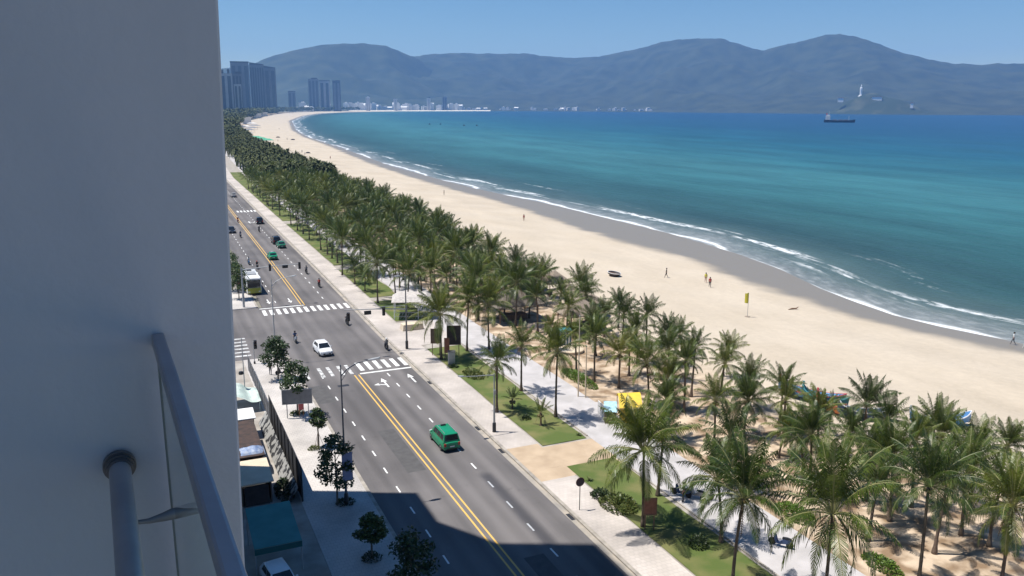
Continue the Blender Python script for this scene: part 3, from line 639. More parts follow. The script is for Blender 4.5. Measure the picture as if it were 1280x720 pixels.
PCAT = [ # x, y, height, lean, crown radius, label
 (33.1, 49.3, 6.6, .2, 4.1, 'big coconut palm on the lawn behind the red-brown signboard', 0),
 (37.1, 53.1, 5.5, .2, 2.5, 'slender coconut palm at the lawn edge beside the parked blue scooter'),
 (37.2, 44.9, 5.1, .4, 3.1, 'coconut palm at the lawn edge right of the round dark shrub'),
 (33.9, 39.5, 7.2, .5, 3.8, 'tall leaning coconut palm at the bottom corner of the near lawn', 1),
 (37.7, 35.1, 7.2, 0, 4.4, 'widest coconut palm in front, its crown cut by the bottom edge', 2),
 (45.5, 34.6, 7.7, 0, 3.2, 'tall coconut palm on bare sand with a long leaning trunk, bottom right', 1),
 (50.7, 32.3, 6.3, 0, 3.4, 'coconut palm nearest the bottom right corner', 0),
 (54.7, 38.5, 5.0, .2, 3.1, 'coconut palm with a pale fruit stalk under its crown, right of the tall sand palm', 2),
 (51.5, 42.3, 5.4, .2, 3.1, 'coconut palm with pale dry stalks under the crown in the sandy clearing', 0),
 (62.0, 54.9, 3.8, 0, 3.0, 'coconut palm in front of the blue and white boat', 1),
 (60.0, 57.3, 2.9, 0, 1.9, 'sparse palm with few upright fronds between the beached boats', -1),
 (37.4, 81.3, 5.5, 0, 2.9, 'coconut palm at the lawn corner with bluish shade on the path'),
 (37.3, 72.5, 7.3, .25, 2.9, 'coconut palm with long drooping fronds beside the open promenade', 2),
 (48.1, 77.6, 4.3, 0, 2.4, 'yellowish young coconut palm behind the yellow canopy stall', -2),
 (47.2, 93.6, 3.6, 0, 1.7, 'small yellow-green palm beside the striped beach kiosk', -2),
 (33.0, 96.5, 6.0, 0, 3.9, 'coconut palm on the lawn right behind the dark notice boards', 0),
 (32.3, 76.4, 5.7, 0, 2.6, 'coconut palm behind the short street lamp on the lawn'),
 (34.9, 71.1, 1.5, 0, 1.7, 'low trunkless young palm on the lawn corner by the brown entrance', -1),
 (34.2, 76.6, 1.2, 0, 1.4, 'low young palm in the middle of the lawn', -1),
 (33.2, 154.5, 7.0, .25, 3.7, 'tall roadside coconut palm left of the white pavilion'),
]
CATN = [(50.5, 37.3, 5.7, .3, 2.2), (55.0, 43.3, 5.9, .3, 2.3), (55.2, 36.5, 5.0, .5, 2.5), (48.7, 48.0, 5.5, .3, 2.7), (50.4, 50.6, 3.9, .4, 2.1), (55.1, 50.2, 3.6, .2, 2.3),
 (55.5, 58.8, 3.8, .1, 2.4), (51.7, 55.1, 2.8, .4, 2.2), (57.5, 66.5, 3.5, 0, 2.7), (52.2, 60.6, 3.9, .2, 2.7), (47.7, 59.6, 4.9, 0, 2.5), (58.1, 71.8, 3.5, .2, 2.4), (43.5, 51.9, 4.9, .2, 2.9), (50.6, 68.5, 5.7, 0, 2.3),
 (54.2, 72.0, 6.0, .2, 2.3), (44.6, 63.1, 4.1, 0, 2.5), (46.7, 81.0, 5.7, 0, 2.7), (48.2, 71.6, 4.8, .5, 3.3), (58.8, 82.8, 4.2, .5, 2.6), (60.9, 91.5, 4.1, .3, 2.8), (57.9, 92.8, 4.5, 0, 2.8), (59.5, 106.1, 4.2, .1, 2.9),
 (46.2, 84.4, 5.1, .2, 2.4), (55.3, 85.0, 4.3, .3, 2.6), (49.9, 69.8, 3.4, .2, 2.7), (37.3, 98.4, 6.9, .2, 3.5), (40.3, 98.0, 6.1, .4, 4.1), (48.6, 107.7, 6.8, .3, 3.9), (37.5, 132.9, 5.8, .4, 3.9), (33.6, 129.8, 6.6, 0, 4.0),
 (45.7, 136.2, 5.1, .2, 4.0), (33.8, 139.4, 2.9, .2, 2.5), (33.6, 146.0, 3.3, .1, 2.6), (44.2, 141.2, 8.0, .2, 3.8), (45.7, 129.4, 3.8, .3, 3.3), (60.5, 45.5, 4.6, .2, 2.6), (63.0, 48.0, 4.3, .2, 2.5), (59.0, 41.0, 5.2, .2, 2.7), (60.5, 36.0, 5.0, .2, 2.7), (64.5, 42.5, 4.2, .2, 2.4), (58.0, 62.0, 4.0, .2, 2.5), (52.5, 45.6, 4.6, .3, 2.4), (47.5, 40.6, 4.6, .3, 2.6), (55.8, 54.6, 4.2, .2, 2.5), (60.2, 51.2, 4.0, .2, 2.4)]
placed = []
for q in PCAT:
    kind = q[6] if len(q) > 6 else None
    me = BIG[kind] if kind is not None and kind >= 0 else CR[6] if kind == -1 else yel_me if kind == -2 else None
    palm(q[0], q[1], q[2], q[4] * .94, me, q[3], label=q[5]); placed.append((q[0], q[1]))
for i, q in enumerate(CATN):
    if q[1] < 75: lb, g = 'coconut palm in the sandy grove between the promenade and the beached boats', 'palms in the near sandy grove'
    elif q[1] < 112: lb, g = 'coconut palm in the grove around the thatched beach huts', 'palms around the thatched huts'
    else: lb, g = 'coconut palm in the dense belt beside the far stretch of road', 'palms in the dense belt along the road'
    palm(q[0], q[1], q[2] * rnd.uniform(.96, 1.05), q[4] * .92, BIG[i % 3] if q[1] < 70 and i % 2 else None, q[3], label=lb, group=g); placed.append((q[0], q[1]))
KEEP = [(43, 69, 4.5), (50, 94, 4), (36, 116, 6.5), (42, 118, 4), (60, 129.6, 3), (60, 114, 3), (49.5, 109, 3), (55.5, 104, 3), (66, 66, 4.5), (65, 62, 3.5), (73, 55, 6), (67, 59.6, 3.5), (45.3, 82, 1.5), (43, 77, 1.6)]
def free(x, y, r): return all((x - a) ** 2 + (y - b) ** 2 > r * r for a, b in placed) and all((x - a) ** 2 + (y - b) ** 2 > k * k for a, b, k in KEEP)
n_rand = 0; tries = 0
while n_rand < 225 and tries < 20000:
    tries += 1
    y = 44 + 300 * rnd.random() ** 1.15; s = shift(y); e = itp(ED, y)
    if y < 112: x = rnd.uniform(45.5, e - 1.5); sp = 4.3
    elif rnd.random() < .3: x = rnd.choice((33.9, 36.6)) + s + rnd.uniform(-.3, .3); sp = 4.6
    else: x = rnd.uniform(39.5 + s, e - 1); sp = 4.2 if y < 180 else 4.0
    if y < 112 and x < 49: continue
    if y < 78 and rnd.random() < .6: continue
    if x < .078 * y - 3: continue
    if not free(x, y, sp): continue
    placed.append((x, y)); n_rand += 1
    far = y > 112
    h = rnd.uniform(4.6, 7.2) if far else rnd.uniform(3.6, 5.6)
    if x > e - 8: h *= .72
    if 75 < y < 140 and x > 50: h = min(h, rnd.uniform(3.2, 4.4))
    if y > 220: lb, g = 'small distant coconut palm in the green belt where the road narrows', 'distant palms where the road narrows'
    elif far: lb, g = 'coconut palm in the dense belt beside the far stretch of road', 'palms in the dense belt along the road'
    elif y > 75: lb, g = 'coconut palm in the grove around the thatched beach huts', 'palms around the thatched huts'
    else: lb, g = 'coconut palm in the sandy grove between the promenade and the beached boats', 'palms in the near sandy grove'
    palm(x, y, h, rnd.uniform(3.0, 3.8) if far else rnd.uniform(2.2, 2.8), yel_me if rnd.random() < .05 else None, rnd.choice((0, .2, .3, .5)), label=lb, group=g, extras=y < 150)
# beyond: the coastal wood that reads as one mass
mb = MB(); rw = random.Random(21); cnt = 0
while cnt < 3400:
    y = 315 + 3610 * rw.random() ** 2.0; e = itp(ED, y); k = .07 * y
    lo = max(38 + shift(y), k - 12) if y < 900 else k - 30
    hi = e - 2
    if hi - lo < 2: continue
    x = hi - (hi - lo) * rw.random() ** 1.3; cnt += 1
    h = rw.uniform(5, 9) if y < 900 else rw.uniform(7, 14); r = rw.uniform(2.0, 3.2) * (1 if y < 700 else 1.7 if y < 1600 else 2.6)
    nf = 26 if y < 800 else 14
    for q in range(nf):
        a = rw.uniform(0, 6.28); el = rw.uniform(-.5, 1.4); L_ = r * rw.uniform(.7, 1.1)
        b = Vector((x, y, h)); dv = Vector((math.cos(a) * math.cos(el), math.sin(a) * math.cos(el), math.sin(el))); w = Vector((-math.sin(a), math.cos(a), 0)) * r * (.13 if y < 800 else .25)
        m1 = b + dv * L_ * .6; m2 = m1 + (dv + Vector((0, 0, -.9))).normalized() * L_ * .5
        mb.add([b - w * .3, b + w * .3, m1 + w, m1 - w, m2], [(0, 1, 2, 3), (3, 2, 4)])
    if y < 800: mb.tube([(x, y, 0), (x, y, h)], .16, 4, False)
for _ in range(1500):
    y = 1900 + 2850 * rw.random(); e = itp(ED, y); x = e - 2 - 150 * rw.random() ** 2; h = rw.uniform(9, 17); r = rw.uniform(6, 11)
    for q in range(12):
        a = rw.uniform(0, 6.28); el = rw.uniform(-.3, 1.4); b = Vector((x, y, h)); dv = Vector((math.cos(a) * math.cos(el), math.sin(a) * math.cos(el), math.sin(el))); w = Vector((-math.sin(a), math.cos(a), 0)) * r * .3
        m1 = b + dv * r * .6; m2 = m1 + (dv + Vector((0, 0, -.9))).normalized() * r * .6
        mb.add([b - w * .3, b + w * .3, m1 + w, m1 - w, m2], [(0, 1, 2, 3), (3, 2, 4)])
tag(mb.build('coastal_woods', M['wood_far']), kind='stuff')

# ------------------------------------------------------------------ broad-leaved street trees and shrubs
def leaf_clump(mb, c, r, n, size, rnd, flat_=1.0):
    for _ in range(n):
        v = Vector((rnd.gauss(0, 1), rnd.gauss(0, 1), rnd.gauss(0, 1))).normalized() * r * rnd.random() ** .45; v.z *= flat_
        p = Vector(c) + v; a = Vector((rnd.gauss(0, 1), rnd.gauss(0, 1), rnd.gauss(0, .6))).normalized(); b = a.cross(Vector((rnd.gauss(0, 1), rnd.gauss(0, 1), rnd.gauss(0, 1)))).normalized()
        s = size * rnd.uniform(.7, 1.3)
        mb.add([p - a * s, p + b * s * .5, p + a * s, p - b * s * .5], [(0, 1, 2, 3)])
def street_tree(x, y, h, r, label, seed, stake=False, dens=1.0, z0=.12, group=None, low=.5, tiers=None):
    rnd = random.Random(seed); t = thing('street_tree', label, 'tree', (x, y, z0), 0, group)
    tk = MB(); tk.tube([(0, 0, -.05), (.03, .02, h * .35), (-.02, .03, h * .7), (0, 0, h)], [.09, .07, .055, .03], 8); cr = MB()
    nb = 13
    for i in range(nb):
        u = low + (1.08 - low) * i / (nb - 1); a = i * 2.4 + rnd.uniform(-.3, .3); q = r * rnd.uniform(.45, 1.0) * math.sin(PI * (.22 + .68 * (i / (nb - 1))))
        e = (math.cos(a) * q, math.sin(a) * q, h * u + .1)
        tk.tube([(0, 0, h * (u - .1)), (e[0] * .5, e[1] * .5, h * u), e], [.035, .022, .01], 5, False)
        leaf_clump(cr, e, r * rnd.uniform(.40, .60), int(150 * dens), .10 + r * .03, rnd, .75)
    tk.build('trunk', M['bark'], t, smooth=60); cr.build('crown', M['tleaf'], t)
    if stake:
        sk = MB()
        for k in range(3): sk.tube([(.5 * math.cos(k * 2.1), .5 * math.sin(k * 2.1), 0), (.04 * math.cos(k * 2.1), .04 * math.sin(k * 2.1), h * .42)], .02, 5)
        sk.build('stake_tripod', M['wood'], t)
    return t
street_tree(12.6, 96.6, 4.4, 1.75, 'bushy street tree at the pavement corner by the near crossing', 3, dens=1.2, low=.42)
street_tree(12.7, 83.9, 5.0, 1.45, 'street tree growing in front of the grey billboard', 4, low=.55)
street_tree(13.1, 74.7, 3.3, .75, 'thin young street tree held by a tripod of stakes', 5, stake=True, dens=.7, low=.62)
street_tree(12.2, 62.3, 5.2, 1.5, 'dark street tree standing beside the lamp post with the lavender banner', 6, low=.34)
street_tree(12.7, 53.2, 2.9, 1.05, 'small round street tree fully in the building shade', 7, low=.5)
street_tree(13.7, 46.6, 4.2, 1.6, 'shaded street tree cut by the bottom edge beside the road', 8, low=.3)
street_tree(12.9, 141.5, 5.0, 1.9, 'dark street tree beside the bus front at the far pavement', 9, low=.35)
street_tree(12.6, 148.5, 5.4, 2.0, 'street tree half hidden by the bus on the far left pavement', 10, low=.3)
street_tree(12.8, 158.0, 5.0, 1.8, 'smallest visible street tree far up the left pavement', 11, low=.3)
def shrub(x, y, rx, ry, h, m, label, seed, n=500, cat='shrub', size=.10, z0=.12, name='shrub', group=None):
    rnd = random.Random(seed); mb = MB()
    for _ in range(n):
        a = rnd.uniform(0, 6.28); q = rnd.random() ** .5; zz = h * (1 - q * q * .8) * rnd.uniform(.15, 1)
        p = Vector((math.cos(a) * q * rx, math.sin(a) * q * ry, zz + .12 * noise.noise((a, q * 3, seed))))
        d = Vector((math.cos(a) * .6 + rnd.gauss(0, .4), math.sin(a) * .6 + rnd.gauss(0, .4), rnd.uniform(.1, 1))).normalized(); b = d.cross(Vector((rnd.gauss(0, 1), rnd.gauss(0, 1), rnd.gauss(0, 1)))).normalized(); s = size * rnd.uniform(.7, 1.4)
        mb.add([p - d * s, p + b * s * .45, p + d * s, p - b * s * .45], [(0, 1, 2, 3)])
    for k in range(7):
        a = k * .9; mb.tube([(0, 0, 0), (math.cos(a) * rx * .4, math.sin(a) * ry * .4, h * .55)], .02, 4, False)
    o = mb.build(name, m, loc=(x, y, z0)); tag(o, label, cat, group); return o
shrub(33.2, 53.0, 1.5, 1.9, .9, M['shrub'], 'low yellow-green shrub bed on the lawn left of the big palm', 1, 1000, size=.13)
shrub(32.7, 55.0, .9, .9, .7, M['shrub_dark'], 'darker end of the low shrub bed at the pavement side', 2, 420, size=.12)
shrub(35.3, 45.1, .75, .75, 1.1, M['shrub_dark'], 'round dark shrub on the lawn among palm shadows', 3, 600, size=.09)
shrub(45.4, 82.2, 1.0, 4.2, .9, M['hedge'], 'long bright green hedge strip beside the promenade', 4, 1700, cat='hedge', size=.12, name='hedge')
shrub(45.3, 46.0, 1.1, 2.0, .9, M['hedge'], 'bright green bush in the sand behind the leaning front palm', 5, 900, size=.12)
shrub(45.6, 37.6, .9, 1.7, .8, M['hedge'], 'bright green bush at the bottom edge beside the tall sand palm', 6, 800, size=.12)
shrub(34.5, 88.8, 1.2, 2.2, .7, M['shrub'], 'yellowish shrub bed on the lawn between notice boards and short lamp', 7, 700, size=.13)
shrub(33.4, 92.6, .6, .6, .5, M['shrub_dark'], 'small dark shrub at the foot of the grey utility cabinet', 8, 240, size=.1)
shrub(12.7, 84.2, .8, .7, .45, M['shrub'], 'low tuft of shrubs under the billboard tree', 9, 260, size=.1)
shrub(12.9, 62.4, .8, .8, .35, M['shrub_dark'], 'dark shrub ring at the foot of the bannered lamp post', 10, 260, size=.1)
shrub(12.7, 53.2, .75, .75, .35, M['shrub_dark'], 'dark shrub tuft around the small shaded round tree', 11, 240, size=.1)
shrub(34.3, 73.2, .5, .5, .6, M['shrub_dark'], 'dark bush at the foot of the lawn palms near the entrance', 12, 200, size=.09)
shrub(12.6, 74.3, .6, .5, .4, M['shrub'], 'grassy tuft at the foot of the staked young tree', 13, 200, size=.09)
def agave(x, y, r, label, seed):
    rnd = random.Random(seed); mb = MB()
    for k in range(12):
        a = k * 2.4; e = rnd.uniform(.3, 1.2); d = Vector((math.cos(a) * math.cos(e), math.sin(a) * math.cos(e), math.sin(e))); w = Vector((-math.sin(a), math.cos(a), 0)) * .05
        mb.add([-w, w, d * r * .6 + w, d * r * .6 - w, d * r + Vector((0, 0, -.1 * r))], [(0, 1, 2, 3), (3, 2, 4)])
    tag(mb.build('agave', M['shrub'], loc=(x, y, .14)), label, 'plant')
agave(31.9 + 1.3, 57.9, .55, 'small spiky plant on the lawn behind the round road sign', 1)
agave(35.6, 58.4, .6, 'spiky plant in the middle of the near lawn', 2)
agave(37.2, 65.0 + 2.2, .5, 'spiky plant on the lawn tip beside the tan entrance', 3)

# ------------------------------------------------------------------ vehicles (heading +Y in their own axes)
def wheel(parent, x, y, r, w=.2):
    t = MB(); n = 20
    def rg(rad, xx): return [(xx, rad * math.cos(2 * PI * k / n), rad * math.sin(2 * PI * k / n)) for k in range(n)]
    t.loft([rg(r * .62, -w / 2), rg(r * .94, -w / 2), rg(r, -w * .3), rg(r, w * .3), rg(r * .94, w / 2), rg(r * .62, w / 2)])
    o = t.build('wheel', M['rubber'], parent, smooth=50, loc=(x, y, r))
    s = 1 if x > 0 else -1; h = MB(); h.loft([rg(r * .62, s * w * .42), rg(r * .60, s * (w * .5 + .006)), rg(r * .15, s * (w * .5 - .02))])
    h.build('rim', M['chrome'], o, smooth=40)
def car(label, loc, rz, paint, kind='hatch', taxi=False, group=None):
    t = thing('parked_car' if kind == 'parked' else 'car', label, 'car', loc, rz, group)
    if kind == 'mpv': L_, W, H, belt, y0, yt0, yt1, y1 = 4.55, 1.80, 1.76, 1.02, 1.42, .72, -1.95, -2.16
    elif kind == 'suv': L_, W, H, belt, y0, yt0, yt1, y1 = 4.65, 1.86, 1.78, 1.06, 1.15, .45, -1.85, -2.14
    elif kind == 'sedan': L_, W, H, belt, y0, yt0, yt1, y1 = 4.5, 1.76, 1.46, .93, 1.05, .25, -1.05, -1.75
    else: L_, W, H, belt, y0, yt0, yt1, y1 = 4.2, 1.76, 1.50, .95, 1.10, .28, -1.45, -1.95
    h = L_ / 2; w = W / 2; b = MB()
    hood = belt - .09 if kind != 'mpv' else belt - .12
    stn = [(h, .66, .40, .58, .62), (h - .07, .80, .27, .66, .74), (h - .35, .93, .20, hood - .12, hood - .06), (y0 + .1, .98, .19, hood - .02, hood + .04), (y0 - .4, 1.0, .19, belt - .06, belt), (0, 1.0, .19, belt - .04, belt + .01), (-h + .7, 1.0, .19, belt - .02, belt + .02),
           (-h + .2, .96, .22, belt - .04, belt + .01 if kind != 'sedan' else belt + .06), (-h + .04, .90, .30, belt - .12, belt - .06), (-h, .80, .40, belt - .22, belt - .16)]
    rings = []
    for y, k, zl, zs, zt in stn:
        q = w * k; rings.append([(-q * .86, y, zl), (-q, y, zl + .14), (-q * 1.0, y, (zl + zs) / 2 + .05), (-q * .985, y, zs - .08), (-q * .93, y, zs), (-q * .5, y, zt), (0, y, zt + .015), (q * .5, y, zt), (q * .93, y, zs), (q * .985, y, zs - .08), (q, y, (zl + zs) / 2 + .05), (q, y, zl + .14), (q * .86, y, zl)])
    b.loft([list(reversed(r)) for r in rings])
    zb = belt - .05; wb, wt = w * .935, w * .74
    G = [(-wb, y0, zb), (wb, y0, zb), (wb, y1, zb), (-wb, y1, zb), (-wt, yt0, H - .05), (wt, yt0, H - .05), (wt, yt1, H - .05), (-wt, yt1, H - .05), (-wt * .8, yt0 - .14, H), (wt * .8, yt0 - .14, H), (wt * .8, yt1 + .14, H), (-wt * .8, yt1 + .14, H)]
    b.add(G, [(0, 1, 5, 4), (1, 2, 6, 5), (2, 3, 7, 6), (3, 0, 4, 7), (4, 5, 9, 8), (5, 6, 10, 9), (6, 7, 11, 10), (7, 4, 8, 11), (8, 9, 10, 11)])
    b.build('body', paint, t, smooth=38)
    def pane(nm, q, u0, u1, v0, v1):
        A_, B_, C_, D_ = [Vector(p) for p in q]
        P = lambda u, v: A_.lerp(B_, u).lerp(D_.lerp(C_, u), v)
        n = (B_ - A_).cross(D_ - A_).normalized() * .012
        MB().slab([P(u0, v0) + n * .2, P(u1, v0) + n * .2, P(u1, v1) + n * .2, P(u0, v1) + n * .2], .010).build(nm, M['glass'], t)
    pane('windscreen', (G[1], G[0], G[4], G[5]), .05, .95, .1, .95)
    pane('rear_window', (G[3], G[2], G[6], G[7]), .07, .93, .25, .92)
    cuts = [(.08, .36), (.39, .66), (.69, .93)] if kind in ('mpv', 'suv') else [(.13, .48), (.51, .86)]
    for a, c in cuts:
        pane('side_window', (G[2], G[1], G[5], G[6]), 1 - c, 1 - a, .22, .9)
        pane('side_window', (G[0], G[3], G[7], G[4]), a, c, .22, .9)
    for s in (-1, 1):
        wheel(t, s * (w - .09), h - .85, .32); wheel(t, s * (w - .09), -h + .85, .32)
        MB().box((s * w * .70, h - .10, .66), (.36, .10, .12), rz=-s * .35).build('headlight', M['lamp_white'], t, bevel=.02)
        MB().box((s * w * .78, -h + .04, belt - .24), (.22, .09, .30 if kind in ('mpv', 'suv') else .15), rz=s * .2).build('tail_light', M['lamp_red'], t, bevel=.02)
        MB().box((s * (w + .07), y0 - .45, belt + .06), (.17, .09, .13)).build('mirror', paint, t, bevel=.02)
    MB().box((0, h - .035, .40), (1.0, .08, .17)).build('grille', M['black'], t, bevel=.02)
    MB().box((0, -h + .02, .36), (1.15, .07, .14)).build('rear_bumper_trim', M['black'], t, bevel=.02)
    for yy in (h + .008, -h - .012): MB().box((0, yy, .44 if yy > 0 else .60), (.46, .014, .11)).build('number_plate', M['cloth_white'], t)
    if taxi: MB().box((0, yt0 - .45, H + .065), (.55, .22, .13), taper=.8).build('roof_sign', M['black'] if kind == 'mpv' else M['lamp_white'], t, bevel=.02)
    if kind in ('mpv', 'suv'):
        for s in (-1, 1): MB().tube([(s * wt * .86, yt0 - .3, H + .01), (s * wt * .86, yt0 - .5, H + .05), (s * wt * .86, yt1 + .4, H + .05), (s * wt * .86, yt1 + .2, H + .01)], .018, 6).build('roof_rail', M['galv'], t)
    return t
car('bright green people carrier taxi seen from behind in the near right lane', (24.45, 70.9, .008), R(0), M['car_green'], 'mpv', True)
car('white hatchback driving towards the camera through the junction', (19.7, 105.6, .008), PI + R(4), M['car_white'], 'hatch')
car('green taxi sedan far up the road just right of the centre line', (23.6, 178.5, .008), 0, M['car_green'], 'sedan', True)
car('black sport utility vehicle keeping to the right kerb far up the road', (27.3, 198.8, .008), 0, M['car_black'], 'suv')
car('dark green sedan right behind the black vehicle by the kerb', (27.5, 192.6, .008), 0, M['car_green2'], 'sedan', True)
car('black and white car pulled over near the right kerb, beyond the black one', (28.2, 235.0, .008), R(-4), M['car_black'], 'suv')
car('silver grey car, farthest vehicle on the road beside the wall edge', (28.6, 307.5, .008), 0, M['car_silver'], 'sedan')
car('dark car half hidden by the wall edge in the oncoming lane', (19.4, 220.5, .008), PI, M['car_black'], 'sedan')
car('white car parked in shade under the teal awning', (6.1, 51.9, .11), PI + R(9), M['car_white'], 'hatch')
# bus
t = thing('city_bus', 'white city bus with olive green front waiting before the far crossing', 'bus', (15.75, 148.6, .008), PI)
h, w = 4.4, 1.22; b = MB(); rings = []
for y, k, zt in ((h, .94, 2.85), (h - .12, .99, 2.98), (h - .5, 1, 3.05), (-h + .3, 1, 3.05), (-h, .96, 2.95)):
    q = w * k; rings.append([(q * .96, y, .32), (q, y, .5), (q, y, zt - .2), (q * .9, y, zt), (0, y, zt + .05), (-q * .9, y, zt), (-q, y, zt - .2), (-q, y, .5), (-q * .96, y, .32)])
b.loft(rings).build('body', M['car_white'], t, smooth=35)
MB().box((0, h + .015, .80), (2.2, .06, .95)).build('front_panel', M['bus_green'], t, bevel=.03)
MB().box((0, h + .02, 1.98), (2.15, .05, 1.35)).build('windscreen', M['glass'], t, bevel=.03)
for s in (-1, 1):
    MB().box((s * (w + .004), -.3, 1.95), (.03, 7.2, .95)).build('side_window', M['glass'], t)
    MB().box((s * (w + .004), -.2, .75), (.03, 7.8, .5)).build('side_panel', M['bus_green'], t)
    MB().box((s * .85, h + .05, .62), (.3, .05, .16)).build('headlight', M['lamp_white'], t)
    MB().box((s * (w + .16), h + .1, 2.0), (.14, .16, .42)).build('mirror', M['black'], t, bevel=.02)
    wheel(t, s * (w - .14), h - 1.5, .46, .28); wheel(t, s * (w - .14), -h + 1.7, .46, .28)
MB().box((0, .8, 3.17), (1.5, 2.4, .2)).build('roof_unit', M['galv'], t, bevel=.04)
MB().box((0, -2.2, 3.15), (.8, .8, .14)).build('roof_hatch', M['dark'], t, bevel=.03)

# ------------------------------------------------------------------ people
def person_mesh(name, J, Eg, tagd):
    """J: joint -> (co, radius); Eg: edges; tagd: edge -> material slot. One skinned, smooth body."""
    names = list(J); me = bpy.data.meshes.new(name + '_skel'); me.from_pydata([J[n][0] for n in names], [(names.index(a), names.index(b)) for a, b in Eg], [])
    o = bpy.data.objects.new(name + '_skel', me); COL.objects.link(o)
    sk = o.modifiers.new('s', 'SKIN'); sk.use_smooth_shade = True
    for i, n in enumerate(names):
        sv = me.skin_vertices[0].data[i]; sv.radius = J[n][1] if isinstance(J[n][1], tuple) else (J[n][1], J[n][1]); sv.use_root = (n == 'pelvis')
    ss = o.modifiers.new('d', 'SUBSURF'); ss.levels = 1; ss.render_levels = 1
    dg = bpy.context.evaluated_depsgraph_get(); dg.update(); ev = o.evaluated_get(dg)
    out = bpy.data.meshes.new_from_object(ev); out.name = name; bpy.data.objects.remove(o)
    segs = [(Vector(J[a][0]), Vector(J[b][0]), tagd.get((a, b), 0)) for a, b in Eg]; idx = []
    for p in out.polygons:
        best = (9, 0)
        for a, b, k in segs:
            ab = b - a; t_ = max(0, min(1, (p.center - a).dot(ab) / ab.length_squared)); dd_ = (p.center - a - ab * t_).length
            if dd_ < best[0]: best = (dd_, k)
        idx.append(best[1])
    out.materials.clear()
    for k in range(3): out.materials.append(None)
    out.polygons.foreach_set('material_index', idx); return out
EG = [('pelvis', 'spine'), ('spine', 'chest'), ('chest', 'neck'), ('neck', 'head'), ('head', 'top')]
TG = {('pelvis', 'spine'): 1, ('spine', 'chest'): 1, ('chest', 'neck'): 1}
for s in 'lr':
    for a, b, k in (('chest', 'sh', 1), ('sh', 'el', 1), ('el', 'wr', 0), ('wr', 'hand', 0), ('pelvis', 'hip', 2), ('hip', 'kn', 2), ('kn', 'an', 2), ('an', 'toe', 2)):
        a_ = a if a in ('chest', 'pelvis') else a + s; EG.append((a_, b + s)); TG[(a_, b + s)] = k
RD = dict(pelvis=(.15, .11), spine=(.14, .10), chest=(.17, .11), neck=.055, head=.10, top=.085, sh=.065, el=.045, wr=.035, hand=.04, hip=.095, kn=.065, an=.045, toe=.045)
def J_(pts): return {k: (v, RD[k if k in RD else k[:-1]]) for k, v in pts.items()}
STAND = dict(pelvis=(0, 0, .92), spine=(0, .0, 1.10), chest=(0, 0, 1.32), neck=(0, 0, 1.48), head=(0, .01, 1.60), top=(0, .01, 1.68), shl=(-.19, 0, 1.38), ell=(-.24, .03, 1.12), wrl=(-.24, .10, .88), handl=(-.24, .12, .79), shr=(.19, 0, 1.38), elr=(.24, -.02, 1.12), wrr=(.25, .05, .88), handr=(.25, .08, .79), hipl=(-.1, 0, .84), knl=(-.1, .03, .48), anl=(-.1, -.02, .07), toel=(-.11, .13, .03), hipr=(.1, 0, .84), knr=(.1, .03, .48), anr=(.1, -.02, .07), toer=(.11, .13, .03))
WALK = dict(STAND); WALK.update(knl=(-.1, .17, .50), anl=(-.1, .24, .10), toel=(-.1, .38, .05), knr=(.1, -.02, .48), anr=(.1, -.27, .13), toer=(.1, -.18, .03), ell=(-.25, -.1, 1.13), wrl=(-.25, -.12, .9), handl=(-.25, -.1, .8), elr=(.25, .07, 1.13), wrr=(.25, .22, .95), handr=(.25, .26, .88))
RIDE = dict(pelvis=(0, -.18, .82), spine=(0, -.15, 1.0), chest=(0, -.07, 1.21), neck=(0, -.04, 1.36), head=(0, -.01, 1.48), top=(0, -.01, 1.56), shl=(-.19, -.06, 1.26), ell=(-.27, .14, 1.07), wrl=(-.28, .38, 1.02), handl=(-.28, .46, 1.02), shr=(.19, -.06, 1.26), elr=(.27, .14, 1.07), wrr=(.28, .38, 1.02), handr=(.28, .46, 1.02), hipl=(-.11, -.14, .80), knl=(-.19, .27, .72), anl=(-.17, .20, .32), toel=(-.17, .36, .27), hipr=(.11, -.14, .80), knr=(.19, .27, .72), anr=(.17, .20, .32), toer=(.17, .36, .27))
BODY = {k: person_mesh('person_' + k, J_(v), EG, TG) for k, v in (('stand', STAND), ('walk', WALK), ('ride', RIDE))}
hair_me = MB().lathe([(.02, .125), (.075, .11), (.108, .06), (.116, 0), (.10, -.05), (.09, -.06)], (0, -.018, 0), 12).mesh('hair')
def person(pose, loc, rz, top, trousers, label, helmet=None, k=1.0, group=None):
    o = bpy.data.objects.new('person', BODY[pose]); COL.objects.link(o); o.location = loc; o.rotation_euler = (0, 0, rz); o.scale = (k, k, k)
    tag(o, label, 'person', group)
    for i, mm in enumerate((M['skin'], top, trousers)):
        o.material_slots[i].link = 'OBJECT'; o.material_slots[i].material = mm
    hd = {'stand': STAND, 'walk': WALK, 'ride': RIDE}[pose]['head']
    c = bpy.data.objects.new('helmet' if helmet else 'hair', hair_me); COL.objects.link(c); c.parent = o; c.location = (hd[0], hd[1], hd[2] + .02)
    s = 1.16 if helmet else 1.0; c.scale = (s, s * 1.12, s)
    if not hair_me.materials: hair_me.materials.append(M['hair'])
    c.material_slots[0].link = 'OBJECT'; c.material_slots[0].material = helmet or M['hair']
    return o
